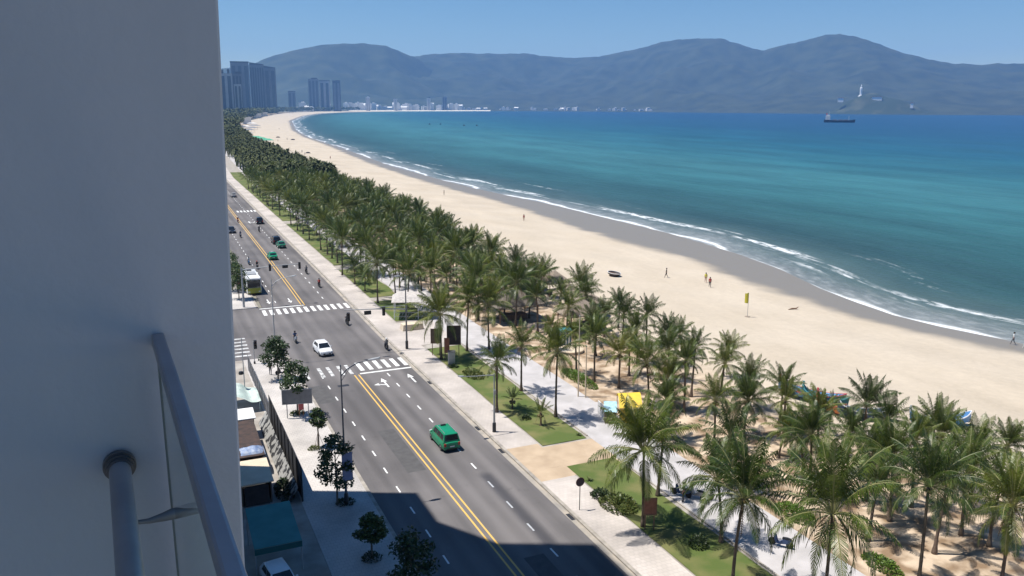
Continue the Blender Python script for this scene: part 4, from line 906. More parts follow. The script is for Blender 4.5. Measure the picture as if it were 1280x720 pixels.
# motor scooters
def scooter(label, loc, rz, paint, group=None):
    t = thing('motor_scooter', label, 'scooter', loc, rz, group); b = MB()
    b.loft([[(-x, y, zl), (x, y, zl), (x * .9, y, zh), (-x * .9, y, zh)] for y, x, zl, zh in ((-.78, .06, .55, .66), (-.6, .13, .42, .72), (-.2, .15, .32, .70), (-.02, .13, .28, .52), (.12, .15, .26, .36), (.28, .16, .26, .38), (.40, .17, .32, .78), (.50, .13, .5, .92), (.58, .05, .6, .86))])
    b.build('body', paint, t, smooth=40)
    MB().loft([[(-x, y, .70), (x, y, .70), (x * .8, y, z), (-x * .8, y, z)] for y, x, z in ((-.7, .09, .79), (-.4, .14, .81), (-.05, .12, .78))]).build('seat', M['black'], t, smooth=40)
    def tyre(nm, y):
        m_ = MB(); n = 16
        def rg(r, x): return [(x, y + r * math.cos(2 * PI * k / n), .29 + r * math.sin(2 * PI * k / n)) for k in range(n)]
        m_.loft([rg(.16, -.05), rg(.26, -.05), rg(.29, 0), rg(.26, .05), rg(.16, .05)]); m_.build(nm, M['rubber'], t, smooth=50)
    tyre('front_wheel', .68); tyre('rear_wheel', -.60)
    MB().tube([(0, .68, .29), (0, .52, .80), (0, .44, 1.0)], .03, 6).build('front_fork', M['dark'], t)
    MB().tube([(-.33, .40, 1.02), (-.12, .46, 1.0), (.12, .46, 1.0), (.33, .40, 1.02)], .02, 6).build('handlebar', M['dark'], t)
    MB().box((0, .55, .88), (.16, .06, .12)).build('headlight', M['lamp_white'], t, bevel=.02)
    for s in (-1, 1): MB().tube([(s * .2, .45, 1.02), (s * .26, .43, 1.18), (s * .30, .42, 1.2)], [.008, .008, .035], 5).build('mirror', M['dark'], t)
    return t
BK = [(25.9, 118.5, 0, 'car_black', 'cloth_black', 'cloth_black', 'hair', 'riding away in the middle of the junction'), (27.8, 103.7, 0, 'car_black', 'cloth_grey', 'cloth_black', 'cloth_white', 'about to cross the near crossing by the right kerb'),
      (17.2, 112.1, PI, 'car_white', 'cloth_blue', 'cloth_black', 'hair', 'alone on the left side of the junction'), (27.2, 146.3, 0, 'car_black', 'cloth_red', 'cloth_black', 'hair', 'just beyond the far crossing near the right kerb'),
      (27.3, 159.4, 0, 'car_black', 'cloth_grey', 'cloth_black', 'hair', 'second beyond the far crossing, by the kerb'), (19.2, 168.2, PI, 'car_black', 'cloth_black', 'cloth_grey', 'cloth_red', 'overtaking the bus near the centre line'),
      (18.2, 173.6, PI, 'boat_blue', 'cloth_white', 'cloth_black', 'hair', 'behind the bus, following another scooter'), (26.0, 218.5, 0, 'car_black', 'cloth_black', 'cloth_black', 'hair', 'between the two black cars far up the road'),
      (22.9, 239.2, PI, 'boat_red', 'cloth_red', 'cloth_grey', 'cloth_white', 'far up the road right at the wall edge'), (20.6, 211.0, PI, 'car_black', 'cloth_blue', 'cloth_black', 'hair', 'next to the dark car in the oncoming lane')]
for x, y, rz, pt, tp, tr, hl, where in BK:
    scooter('motor scooter ' + where, (x, y, .01), rz, M[pt]); person('ride', (x, y, .02), rz, M[tp], M[tr], 'person on scooter ' + where, M[hl])
for i, (x, y, rz, pt, lb) in enumerate([(13.4, 97.9, 1.2, 'car_black', 'black scooter parked under the corner street tree'), (13.6, 152.5, 1.0, 'boat_red', 'red scooter parked on the far pavement beside the bus'), (13.4, 166, .9, 'car_black', 'black scooter parked on the far pavement behind the bus'), (13.5, 176, 1.0, 'car_white', 'white scooter parked farthest up the left pavement'),
      (38.9, 52.3, .5, 'cloth_blue', 'blue scooter parked on the promenade beside the lawn edge'), (39.8, 51.5, .4, 'car_silver', 'silver scooter parked beside the blue one on the promenade'), (40.9, 42.6, .6, 'cloth_blue', 'blue scooter parked in palm shade at the bottom of the promenade')]):
    scooter(lb, (x, y, .13), rz, M[pt])
person('stand', (38.4, 51.4, .13), 1.0, M['cloth_black'], M['cloth_black'], 'person in black standing beside the parked blue scooter')
person('stand', (12.0, 98.6, .12), -.6, M['cloth_black'], M['cloth_grey'], 'person in dark clothes standing by the corner street tree')
person('stand', (13.3, 147.0, .12), 2.0, M['cloth_grey'], M['cloth_black'], 'person waiting on the pavement beside the bus front')
for x, y, pose, rz, tp, tr, lb in [(93.7, 134.7, 'walk', .8, 'cloth_black', 'cloth_black', 'person in black walking alone on dry sand right of the basket boat'),
      (99.1, 129.1, 'walk', 2.6, 'cloth_yellow', 'skin', 'person in pale yellow top walking towards the water'), (96.9, 124.9, 'walk', 2.6, 'cloth_red', 'cloth_black', 'person in dark shorts walking beside the one in pale yellow'),
      (102.5, 221.7, 'stand', 0, 'cloth_red', 'skin', 'person on the sand above the basket boat near the wet line'), (104.7, 299.5, 'stand', 1, 'cloth_black', 'cloth_black', 'lone person in dark clothes on the sand mid beach'),
      (117.4, 78.3, 'walk', .3, 'cloth_white', 'cloth_grey', 'person in white at the water edge, right border'), (117.2, 76.2, 'walk', .3, 'cloth_grey', 'cloth_white', 'second person at the water edge beside the one in white'),
      (103.8, 598.9, 'stand', 0, 'cloth_black', 'cloth_black', 'dark figure standing in the little group far up the beach'), (100.2, 567.8, 'stand', 0, 'cloth_white', 'skin', 'pale figure below the dark one far up the beach'),
      (109.1, 528.7, 'walk', 0, 'cloth_red', 'cloth_black', 'small figure walking near the wet sand far up the beach'), (115.7, 790.2, 'walk', 0, 'cloth_black', 'skin', 'tiny figure on the sand right of the green canopy'),
      (179.4, 1207.9, 'stand', 0, 'cloth_black', 'cloth_black', 'tiny figure near the water where the bay curves'), (131.5, 837.4, 'stand', 0, 'cloth_grey', 'cloth_black', 'tiny figure between the green canopy and the water')]:
    k = 1.15 if y < 250 else 1.5
    person(pose, (x, y, zg(x, y) + .03), rz, M[tp], M[tr], lb, k=min(k, 1.12))
person('stand', (137.0, 700.0, -3.6), 0, M['skin'], M['cloth_black'], 'bather standing in the shallow surf far up the beach')

# ------------------------------------------------------------------ lamps, signals, signs
def lamp(label, x, y, h, arm, z0, head_len=.9, m='metal', curve=.9, base=True, r=.075, name='street_lamp'):
    """arm: signed reach along the road's cross direction"""
    t = thing(name, label, 'street lamp', (x, y, z0)); s = 1 if arm > 0 else -1; a = abs(arm)
    MB().tube([(0, 0, 0), (0, 0, h * .5), (0, 0, h)], [r * 1.5, r, r * .65], 10).build('pole', M[m], t, smooth=60)
    if base: MB().tube([(0, 0, 0), (0, 0, .9), (0, 0, 1.0)], [r * 2.3, r * 2.2, r * 1.6], 10).build('base', M['dark'], t, smooth=40)
    MB().tube([(0, 0, h - curve), (s * a * .22, 0, h - curve * .45), (s * a * .55, 0, h - .02), (s * a, 0, h + .14)], [.05, .045, .04, .035], 8).build('arm', M[m], t, smooth=60)
    MB().tube([(0, 0, h - curve * 1.5), (s * a * .3, 0, h - curve * .4)], .022, 6).build('brace', M[m], t)
    q = MB(); x0, x1 = s * a * .96, s * (a + head_len)
    q.loft([[(xx, -w, h + .10 + k), (xx, w, h + .10 + k), (xx, w * .7, h + .20 + k), (xx, -w * .7, h + .20 + k)] for xx, w, k in ((x0, .07, 0), (x0 + (x1 - x0) * .35, .17, .03), (x0 + (x1 - x0) * .8, .17, .07), (x1, .08, .10))])
    q.build('lamp_head', M['galv'], t, bevel=.02)
    return t
l1 = lamp('tall dark street lamp carrying a lavender banner on the left pavement', 12.9, 62.1, 11.9, 2.3, .12)
bb = MB().box((0, 0, 0), (.85, .05, 2.35)); bb.build('banner', M['banner'], l1, loc=(.16, -.16, 3.35))
MB().tube([(0, -.1, 4.5), (.6, -.16, 4.5)], .018, 6).build('banner_bracket', M['dark'], l1)
lamp('tall street lamp with curved arm at the corner of the junction', 13.4, 103.8, 10.7, 2.2, .12, m='galv')
lr = lamp('short street lamp with a long level arm over the right lane', 29.9, 71.4, 6.1, -3.3, .13, .5, m='galv', curve=.15, r=.085)
MB().box((0, -.12, 4.2), (.24, .12, .5)).build('control_box', M['galv'], lr, bevel=.02)
lamp('slim lamp pole rising from the sand far up the beach', 57.7, 314, 7.6, -.7, .05, .4, m='galv', r=.06, curve=.3)
def head(parent, loc, vertical=True, n=3, face=-1):
    s = MB().box((0, 0, 0), (.36, .26, 1.12) if vertical else (.9, .22, .5)); o = s.build('signal_head', M['black'], parent, bevel=.03, loc=loc)
    if vertical:
        for k, mm in enumerate(('lens_off_red', 'lens_off_amber', 'lens_off_green')):
            q = MB(); q.tube([(0, face * .12, .34 - .34 * k), (0, face * .15, .34 - .34 * k)], .115, 12); q.build('lens', M[mm], o, smooth=40)
            v = MB(); v.tube([(0, face * .12, .40 - .34 * k), (0, face * .30, .38 - .34 * k)], [.13, .12], 10, False); v.build('visor', M['black'], o)
    return o
t = thing('traffic_signal', 'traffic signal mast on the right pavement with arm towards the road', 'traffic signal', (30.3, 102.6, .13))
MB().tube([(0, 0, 0), (0, 0, 5), (0, 0, 10.0)], [.14, .10, .06], 10).build('pole', M['metal'], t, smooth=60)
MB().tube([(0, 0, 0), (0, 0, 1.1)], .2, 10).build('base', M['dark'], t, smooth=40)
MB().tube([(0, 0, 5.5), (-4, .6, 5.75), (-8.0, 1.2, 5.85)], [.09, .07, .05], 8).build('arm', M['galv'], t, smooth=60)
MB().tube([(0, 0, 5.95), (-4, .6, 6.05)], [.03, .03], 6).build('brace', M['galv'], t)
for dx, dz, vert in ((-8.0, 5.55, True), (-5.4, 5.75, False), (-3.2, 5.65, True)): head(t, (dx, -dx * -.15 - .16, dz), vert)
MB().tube([(0, 0, 9.7), (-.9, 0, 10.0)], .03, 6).build('lamp_arm', M['metal'], t); MB().box((-1.1, 0, 10.02), (.7, .24, .12)).build('lamp_head', M['galv'], t, bevel=.02)
t = thing('traffic_signal', 'traffic signal mast on the far left pavement reaching over the bus lane', 'traffic signal', (13.0, 135.4, .12))
MB().tube([(0, 0, 0), (0, 0, 3), (0, 0, 6.5)], [.19, .15, .11], 10).build('pole', M['galv'], t, smooth=60)
MB().tube([(0, 0, 6.1), (5, 0, 6.4), (9.2, 0, 6.45)], [.09, .07, .05], 8).build('arm', M['galv'], t, smooth=60)
for dx, vert in ((4.4, True), (6.8, False), (9.1, True)): head(t, (dx, -.15, 6.2), vert, face=1)
t = thing('traffic_signal', 'short signal post at the corner of the side street', 'traffic signal', (10.8, 103.9, .12))
MB().tube([(0, 0, 0), (0, 0, 2.9)], .06, 8).build('pole', M['galv'], t, smooth=60); head(t, (.22, 0, 2.5)); MB().tube([(0, 0, 0), (0, 0, .3)], .12, 8).build('base', M['dark'], t)
t = thing('utility_pole', 'thin grey pole with a small round box beside the lot fence', 'pole', (8.25, 91.1, .10))
MB().tube([(0, 0, 0), (0, 0, 7.0)], [.06, .045], 8).build('pole', M['galv'], t, smooth=60); MB().lathe([(.02, -.2), (.24, -.15), (.27, 0), (.22, .17), (.02, .2)], (-.3, -.1, 3.1), 12).build('round_box', M['black'], t, smooth=60)
for x, y, h, lb in ((42.5, 77.1, 9.3, 'tall thin bare pole at the promenade edge'), (43.1, 76.5, 6.0, 'shorter bare pole beside the tall one at the promenade edge')):
    t = thing('flag_pole', lb, 'pole', (x, y, .12)); MB().tube([(0, 0, 0), (0, 0, h)], [.085, .05], 8).build('pole', M['cream'], t, smooth=60); MB().lathe([(.02, 0), (.07, .05), (.02, .12)], (0, 0, h), 8).build('cap', M['galv'], t)
t = thing('road_sign', 'round dark road sign on a thin post at the right pavement edge', 'road sign', (29.9, 53.6, .13))
MB().tube([(0, 0, 0), (0, 0, 2.75)], .035, 8).build('post', M['dark'], t, smooth=60)
def disc(r, y0, y1, z, n=24): return MB().loft([[(r * math.cos(2 * PI * k / n), y, z + r * math.sin(2 * PI * k / n)) for k in range(n)] for y in (y0, y1)])
disc(.36, -.05, -.03, 2.45).build('sign_face', M['sign_navy'], t); disc(.39, -.029, -.015, 2.45).build('sign_back', M['sign_brown'], t)
def board(label, x, y, rz, w, h, z, mt, post='wood', name='notice_board', posts=True, cat='sign board'):
    t = thing(name, label, cat, (x, y, .13), rz)
    MB().box((0, 0, z), (w, .07, h)).build('panel', M[mt], t, bevel=.01)
    f = MB()
    for s in (-1, 1): f.box((s * w / 2, -.01, z), (.07, .11, h + .1))
    for s in (-1, 1): f.box((0, -.01, z + s * h / 2), (w - .07, .11, .07))
    f.build('frame', M[post], t)
    for s in (-1, 1): MB().box((s * w * .36, .07, (z + h / 2) / 2), (.09, .07, z + h / 2)).build('post', M[post], t)
    return t
board('red-brown wooden signboard standing before the big lawn palm', 33.25, 48.55, R(-24), .95, 1.35, 2.0, 'sign_brown')
board('large dark brown notice board on the lawn, right of its pair', 34.75, 96.4, R(-20), 1.75, 2.5, 3.0, 'board_dark')
board('brown notice board, left and partly behind palm fronds', 32.95, 98.3, R(-20), 1.3, 1.9, 2.6, 'board_brown')
board('narrow red-brown sign between the two large notice boards', 33.5, 95.6, R(-20), .6, 1.9, 2.0, 'sign_brown')
t = thing('utility_cabinet', 'grey utility cabinet in front of the dark notice boards', 'cabinet', (33.5, 93.9, .13), R(-12))
MB().box((0, 0, .85), (.85, .55, 1.6)).build('body', M['galv'], t, bevel=.02); MB().box((0, 0, 1.69), (.95, .65, .08)).build('lid', M['metal'], t); MB().box((0, -.285, .85), (.7, .02, 1.3)).build('door', M['galv'], t)
bl = board('wide grey billboard on two legs behind the pavement tree', 12.6, 83.0, R(-14), 3.0, 1.55, 2.35, 'bill', post='galv', name='billboard', cat='billboard')
t = thing('letter_box', 'small orange-red box on two thin legs under the billboard tree', 'box', (13.0, 83.3, .12), R(-10))
MB().box((0, 0, 1.15), (.55, .3, .75)).build('box', M['boat_red'], t, bevel=.03)
for s in (-1, 1): MB().tube([(s * .2, 0, 0), (s * .2, 0, .8)], .03, 6).build('leg', M['boat_orange'], t)

# ------------------------------------------------------------------ the lot left of the pavement
t = thing('hoarding', 'long dark site hoarding with worn printed sheeting along the left pavement', 'fence', (9.75, 64, .11))
for k in range(9):
    y = 2.1 * k + 1.05
    MB().box((0, y, 1.5), (.05, 2.08, 3.0)).build('panel', M['hoard_shade'], t)
    MB().box((-.08, y - 1.05, 1.55), (.07, .07, 3.1)).build('post', M['dark'], t)
    MB().slab([(-1.15, y - 1.02, .1), (-1.15, y + 1.02, .1), (-.35, y + 1.02, 1.3), (-.35, y - 1.02, 1.3)], .02).build('printed_sheet', M['hoard_print'], t)
t = thing('mesh_fence', 'see-through metal fence with slanting bars between hoarding and corner', 'fence', (9.75, 83.2, .11))
for k in range(10):
    y = 2.0 * k
    MB().tube([(0, y, 0), (0, y, 2.1)], .04, 6).build('post', M['galv'], t)
    if k < 9:
        f = MB()
        for z in (.15, 1.05, 2.0): f.tube([(0, y, z), (0, y + 2, z)], .022, 5)
        for q in range(8): f.tube([(0, y + q * .25, .15), (0, y + q * .25 + .25, 2.0)], .012, 4); f.tube([(0, y + q * .25 + .25, .15), (0, y + q * .25, 2.0)], .012, 4)
        f.build('mesh_panel', M['metal'], t)
def shed(label, x0, x1, y0, y1, h, mroof, mwall, slope=.25, open_front=True, name='shed'):
    t = thing(name, label, 'shed', ((x0 + x1) / 2, (y0 + y1) / 2, .10)); a, b = (x1 - x0) / 2, (y1 - y0) / 2
    MB().slab([(-a, -b, h - slope), (a, -b, h - slope), (a, b, h), (-a, b, h)], .1).build('roof', M[mroof], t)
    w = MB(); w.box((0, b - .2, (h - .05) / 2), (2 * a - .3, .1, h - .15)); w.box((-a + .2, 0, (h - slope - .05) / 2), (.1, 2 * b - .6, h - slope - .15)); w.box((a - .2, 0, (h - slope - .05) / 2), (.1, 2 * b - .6, h - slope - .15)); w.build('wall', M[mwall], t)
    MB().box((0, -b + .25, (h - slope) * .45), (2 * a - .8, .06, (h - slope) * .85)).build('shade_panel', M['board_dark'], t)  # dark sheet standing in for the shade inside the open front
    return t
shed('low shed with cream flat roof behind the hoarding', 4.9, 7.6, 64.6, 68.9, 2.2, 'cream', 'board_brown')
shed('shed with white slab roof beside the mesh fence', 5.8, 8.0, 79.2, 81.6, 2.3, 'white', 'board_brown')
mb = MB(); n = 14; P = []
for i in range(n + 1):
    for j in range(n + 1):
        u, v = i / n * 2 - 1, j / n * 2 - 1; P.append((u * 1.1, v * .9, max(0, .5 * (1 - max(abs(u), abs(v)) ** 1.6)) + .12 + .03 * v + .05 + .1 * noise.noise((u * 2, v * 2, 3))))
mb.add(P, [(i * (n + 1) + j, (i + 1) * (n + 1) + j, (i + 1) * (n + 1) + j + 1, i * (n + 1) + j + 1) for i in range(n) for j in range(n)])
tag(mb.build('tarpaulin', M['tarp_blue'], loc=(6.7, 71.8, 1.72)), 'crumpled blue tarpaulin thrown over the dark shed roof', 'tarpaulin')
mb = MB(); P = []
for i in range(n + 1):
    for j in range(n + 1):
        u, v = i / n * 2 - 1, j / n * 2 - 1; P.append((u * 1.5, v * 2.4, 1.6 + .35 * noise.noise((u * 1.5, v * 1.5, 9)) - .5 * u))
mb.add(P, [(i * (n + 1) + j, (i + 1) * (n + 1) + j, (i + 1) * (n + 1) + j + 1, i * (n + 1) + j + 1) for i in range(n) for j in range(n)])
for sx_ in (-1, 1):
    for sy_ in (-1, 1): mb.tube([(sx_ * 1.35, sy_ * 2.2, -.1), (sx_ * 1.35, sy_ * 2.2, 1.6 - .5 * sx_)], .03, 5)
tag(mb.build('sheet_cover', M['tarp_pale'], loc=(7.9, 89.0, .12)), 'sagging pale green sheet over poles beside the mesh fence', 'sheet')
shed('low shed with brown roof darkened for the shadow in the middle of the lot', 5.2, 7.7, 70.6, 79.0, 2.0, 'shade_brown', 'board_dark')  # dark shed added where the lot lies in shadow
shrub(8.6, 66.2, .8, 2.0, 1.2, M['shrub_dark'], 'dark bush at the foot of the hoarding, half in the building shade', 31, 700, size=.13)
# teal awning (car port)
t = thing('awning', 'teal canvas car port awning on thin white posts in the shade', 'awning', (6.35, 56.2, .10))
P = []; n = 10
for i in range(n + 1):
    u = i / n; P.append((u * 5.1 - 2.5, 2.25 + .6 * u - .08 * math.sin(PI * u)))
rings = [[(-1.6, y, z), (1.6, y, z), (1.6, y, z + .04), (-1.6, y, z + .04)] for y, z in P]
MB().loft(rings).build('canopy', M['teal'], t)
MB().box((0, -2.52, 2.02), (3.2, .04, .42)).build('valance', M['teal_dark'], t)
for sx_ in (-1, 1):
    MB().tube([(sx_ * 1.55, -2.45, 0), (sx_ * 1.55, -2.45, 2.2)], .045, 8).build('post', M['galv'], t, smooth=60)
    MB().tube([(sx_ * 1.55, 2.4, 0), (sx_ * 1.55, 2.4, 2.8)], .045, 8).build('post', M['galv'], t, smooth=60)

# ------------------------------------------------------------------ beach side
def parasol(label, x, y, z0, r, h, pole=True, m='thatch', name='thatched_parasol'):
    t = thing(name, label, 'parasol', (x, y, z0)); n = 18; rr = random.Random(int(x * 7)); prof = [(r, 0), (r * .97, .12), (r * .6, h * .42), (r * .22, h * .8), (.06, h), (.05, h + .3)]
    MB().loft([[(q * math.cos(2 * PI * k / n) * rr.uniform(.96, 1.03), q * math.sin(2 * PI * k / n), 2.3 + z) for k in range(n)] for q, z in prof]).build('roof', M[m], t)
    MB().tube([(0, 0, -.2), (0, 0, 2.6)], .06, 8).build('pole', M['wood'], t)
    for k in range(4): MB().tube([(0, 0, 2.0), (r * .7 * math.cos(k * 1.57), r * .7 * math.sin(k * 1.57), 2.4)], .025, 5).build('strut', M['wood'], t)
    return t
def hut(label, x, y, z0, w, d_, h, rise, m='thatch', rz=0, name='thatched_hut'):
    t = thing(name, label, 'hut', (x, y, z0), rz); a, b = w / 2, d_ / 2
    MB().loft([[(-a, -b, h), (a, -b, h), (a, b, h), (-a, b, h)], [(-a, -b, h + .12), (a, -b, h + .12), (a, b, h + .12), (-a, b, h + .12)], [(-a * .45, -b * .45, h + rise * .6), (a * .45, -b * .45, h + rise * .6), (a * .45, b * .45, h + rise * .6), (-a * .45, b * .45, h + rise * .6)], [(-.15, -.05, h + rise), (.15, -.05, h + rise), (.15, .05, h + rise), (-.15, .05, h + rise)]]).build('roof', M[m], t)
    for i in (-1, 1):
        for j in (-1, 1): MB().tube([(i * a * .78, j * b * .78, -.1), (i * a * .78, j * b * .78, h + .3)], .08, 8).build('post', M['wood'], t)
    MB().box((0, 0, .45), (w * .5, d_ * .3, .9)).build('counter', M['board_brown'], t, bevel=.02)
    return t
hut('thatched hut with pointed roof at the beach edge, left of the open parasol', 60.0, 128.6, .05, 7.0, 7.0, 2.5, 2.9)
hut('lower thatched hut right beside the pointed one', 63.5, 124.5, .02, 4.6, 4.6, 2.3, 1.9, 'thatch')
parasol('thatched parasol on a single pole standing on open sand', 61.5, 115.2, .05, 2.9, 1.6)
parasol('second thatched parasol, low and behind palm fronds', 61.8, 108.6, .05, 2.3, 1.3, m='thatch')
hut('large thatched roof hut dark beneath, deep in the palms', 49.8, 111.5, .08, 8.0, 6.0, 2.6, 2.4, 'thatch_dark')
hut('thatched hut behind the striped kiosk', 56.5, 102.5, .08, 6.4, 5.4, 2.5, 2.2, 'thatch')
t = thing('beach_kiosk', 'small kiosk with blue and white vertical stripes and teal roof', 'kiosk', (50.2, 95.4, .08), R(-20))
MB().box((0, 0, 1.15), (1.9, 1.5, 2.2)).build('wall', M['stripe_white'], t)
s = MB()
for k in range(5): s.box((-.8 + .4 * k, -.76, 1.15), (.2, .02, 2.18))
for k in range(4): s.box((-.96, -.5 + .4 * k, 1.15), (.02, .2, 2.18)); s.box((.96, -.5 + .4 * k, 1.15), (.02, .2, 2.18))
s.build('stripes', M['stripe_blue'], t); MB().box((0, 0, 2.36), (2.2, 1.8, .2), taper=.85).build('roof', M['boat_teal'], t, bevel=.03)
tag(MB().lathe([(1.7, 0), (1.75, .35), (1.6, .42), (.05, .45)], (0, 0, 0), 24).build('round_platform', M['cream'], loc=(50.0, 93.0, .08)), 'round cream platform in front of the striped kiosk', 'platform')
t = thing('canopy_stall', 'stall with bright yellow canopy and olive drooping side beside the promenade', 'stall', (43.3, 69.2, .12), R(-26))
P = []; n = 12
rings = []
for i in range(n + 1):
    u = i / n; y = -1.9 + 3.8 * u; z = 1.5 + 1.25 * math.sin(PI * (.12 + .76 * u)); rings.append([(-.4, y, z - .05), (1.9, y, z + .1), (1.9, y, z + .16), (-.4, y, z + .01)])
MB().loft(rings).build('canopy', M['yellow'], t, smooth=40)
MB().slab([(-.4, -1.9, .35), (1.9, -1.9, .35), (1.9, -1.92, 2.0), (-.4, -1.92, 1.9)], .05).build('side_curtain', M['yellow_dark'], t)
MB().slab([(-1.9, -1.2, 1.25), (-.55, -1.5, 1.3), (-.45, .5, 1.75), (-1.8, .7, 1.7)], .06).build('counter_roof', M['skyblue'], t)
MB().box((-1.2, -.4, .55), (1.2, 1.7, 1.1)).build('counter', M['board_brown'], t, bevel=.02)
MB().box((-2.0, .9, .7), (.1, 1.9, 1.4), rz=.3).build('side_board', M['tent_white'], t)
for a_, b_ in ((-.3, -1.8), (1.8, -1.8), (-.3, 1.8), (1.8, 1.8)): MB().tube([(a_, b_, 0), (a_, b_, 1.9)], .035, 6).build('post', M['dark'], t)
# pavilion
t = thing('pavilion', 'pale open pavilion with flat roof and thin white legs on the plaza', 'pavilion', (36.3, 119.4, .12), R(-18))
MB().loft([[(-3.0, -2.6, 2.7), (3.0, -2.6, 2.7), (3.0, 2.6, 2.7), (-3.0, 2.6, 2.7)], [(-3.1, -2.7, 2.8), (3.1, -2.7, 2.8), (3.1, 2.7, 2.8), (-3.1, 2.7, 2.8)], [(-2.2, -1.5, 3.5), (2.2, -1.5, 3.5), (2.2, 1.5, 3.5), (-2.2, 1.5, 3.5)]]).build('roof', M['lattice'], t)
for i in (-2.7, -.9, .9, 2.7):
    for j in (-2.3, 2.3): MB().tube([(i, j, 0), (i, j, 2.72)], .06, 8).build('leg', M['white'], t)
g = MB()
for z in (.5, 1.1): g.tube([(-2.7, -2.3, z), (2.7, -2.3, z)], .025, 5)
for k in range(12): g.tube([(-2.7 + k * .45, -2.3, .1), (-2.7 + (k + 1) * .45, -2.3, 1.1)], .015, 4)
g.build('railing', M['white'], t)
tag(MB().box((0, 0, .45), (3.2, 1.6, .9), taper=.92).build('planter', M['cream'], loc=(33.9, 112.0, .12), bevel=.04), 'long cream planter box on the plaza before the pavilion', 'planter')
t = thing('beach_shelter', 'pale flat-roofed shelter at the sand edge among the palm tops', 'shelter', (69.5, 250.4, .05))
MB().box((0, 0, 3.0), (9, 5, .35)).build('roof', M['far_white'], t)
for i in (-4, 0, 4):
    for j in (-2, 2): MB().box((i, j, 1.4), (.3, .3, 2.9)).build('post', M['far_white'], t)
def boat(label, x, y, z0, rz, L_, m, m2, group=None, name='fishing_boat', roll=.1):
    t = thing(name, label, 'boat', (x, y, z0), rz); t.rotation_euler = (roll, -.06, rz); n = 12; out = []; inn = []
    for i in range(n + 1):
        u = i / n * 2 - 1; w = .19 * L_ * (1 - abs(u) ** 2.6) + .02; sh = .75 + .75 * abs(u) ** 2.4 + (.3 if u > .9 else 0)
        out.append([(u * L_ / 2 * .96, 0, .05 + .35 * abs(u) ** 3), (u * L_ / 2, w * .7, .25 + .3 * abs(u) ** 3), (u * L_ / 2 * 1.02, w, sh), (u * L_ / 2 * 1.02, w - .06, sh + .03), (u * L_ / 2 * .94, (w - .1) * .6, .38 + .35 * abs(u) ** 3), (u * L_ / 2 * .94, -(w - .1) * .6, .38 + .35 * abs(u) ** 3), (u * L_ / 2 * 1.02, -w + .06, sh + .03), (u * L_ / 2 * 1.02, -w, sh), (u * L_ / 2, -w * .7, .25 + .3 * abs(u) ** 3)])
    MB().loft(out).build('hull', M[m], t, smooth=50)
    gl = MB()
    for s in (-1, 1): gl.tube([(r[2][0], s * (r[2][1] + .02), r[2][2] + .03) for r in out], .06, 6)
    gl.build('gunwale', M[m2], t)
    MB().box((L_ / 2 * .98, 0, 1.75), (.22, .12, .7)).build('stem_post', M[m2], t, bevel=.02)
    for u in (-.45, 0, .4): MB().box((u * L_ / 2, 0, .62), (.28, .3 * L_, .06)).build('thwart', M['wood'], t)
    return t
boat('beached wooden boat with red bow and blue hull behind the palms', 66.0, 66.2, .05, R(125), 7.2, 'boat_blue', 'boat_red')
boat('blue hulled white edged boat alone at the right beach edge', 73.4, 55.4, -.25, R(165), 7.0, 'boat_blue', 'white', roll=.22)
boat('orange beached boat seen between palm fronds', 65.0, 62.4, .08, R(100), 3.6, 'boat_orange', 'boat_red')
boat('navy and white beached boat right of the orange one', 67.0, 59.6, .05, R(150), 5.4, 'cloth_blue', 'white')
boat('teal beached boat behind the orange one', 66.0, 64.2, .08, R(120), 5.0, 'boat_teal', 'boat_teal')
def basket(label, x, y, z0):
    t = thing('basket_boat', label, 'boat', (x, y, z0)); t.rotation_euler = (.12, .05, .4)
    MB().lathe([(.2, 0), (.85, .12), (1.25, .5), (1.32, .75), (1.26, .76), (1.15, .5), (.75, .2), (.05, .16)], (0, 0, 0), 24).build('hull', M['board_dark'], t, smooth=60)
    q = MB(); q.tube([(1.30 * math.cos(2 * PI * k / 24), 1.30 * math.sin(2 * PI * k / 24), .77) for k in range(25)], .06, 6); q.build('rim', M['white'], t)
    MB().box((0, 0, .6), (.3, 2.2, .05)).build('thwart', M['wood'], t)
basket('round basket boat with pale rim alone on the open sand', 83.5, 138.0, zg(83.5, 138) - .05)
t = thing('warning_flag', 'yellow beach flag on a short pole planted in the sand', 'flag', (87.4, 102.6, zg(87.4, 102.6)))
MB().tube([(0, 0, -.3), (0, 0, 4.0)], .035, 8).build('pole', M['galv'], t)
q = MB(); n = 8
q.loft([[(.03 - .55 * i / n * 1.2, .14 * math.sin(i * .9) * i / n, 2.2 + .15 * i / n), (.03 - .55 * i / n * 1.2, .14 * math.sin(i * .9) * i / n + .015, 2.2 + .15 * i / n), (.03 - .55 * i / n * 1.2, .14 * math.sin(i * .9 + .3) * i / n + .015, 4.0 - .1 * i / n), (.03 - .55 * i / n * 1.2, .14 * math.sin(i * .9 + .3) * i / n, 4.0 - .1 * i / n)] for i in range(n + 1)])
q.build('flag', M['cloth_yellow'], t); MB().lathe([(.5, -.1), (.45, .06), (.05, .14)], (0, 0, 0), 10).build('heap_and_shade', M['thatch'], t)  # dark mound added as the shadow at the foot of the pole
tag(MB().tube([(-1.2, 0, .1), (-.3, .15, .16), (.5, 0, .14), (1.2, .25, .3)], [.07, .13, .12, .05], 8).build('driftwood', M['wood'], loc=(100.0, 105.7, zg(100, 105.7))), 'brown driftwood log lying near the wet sand', 'driftwood')
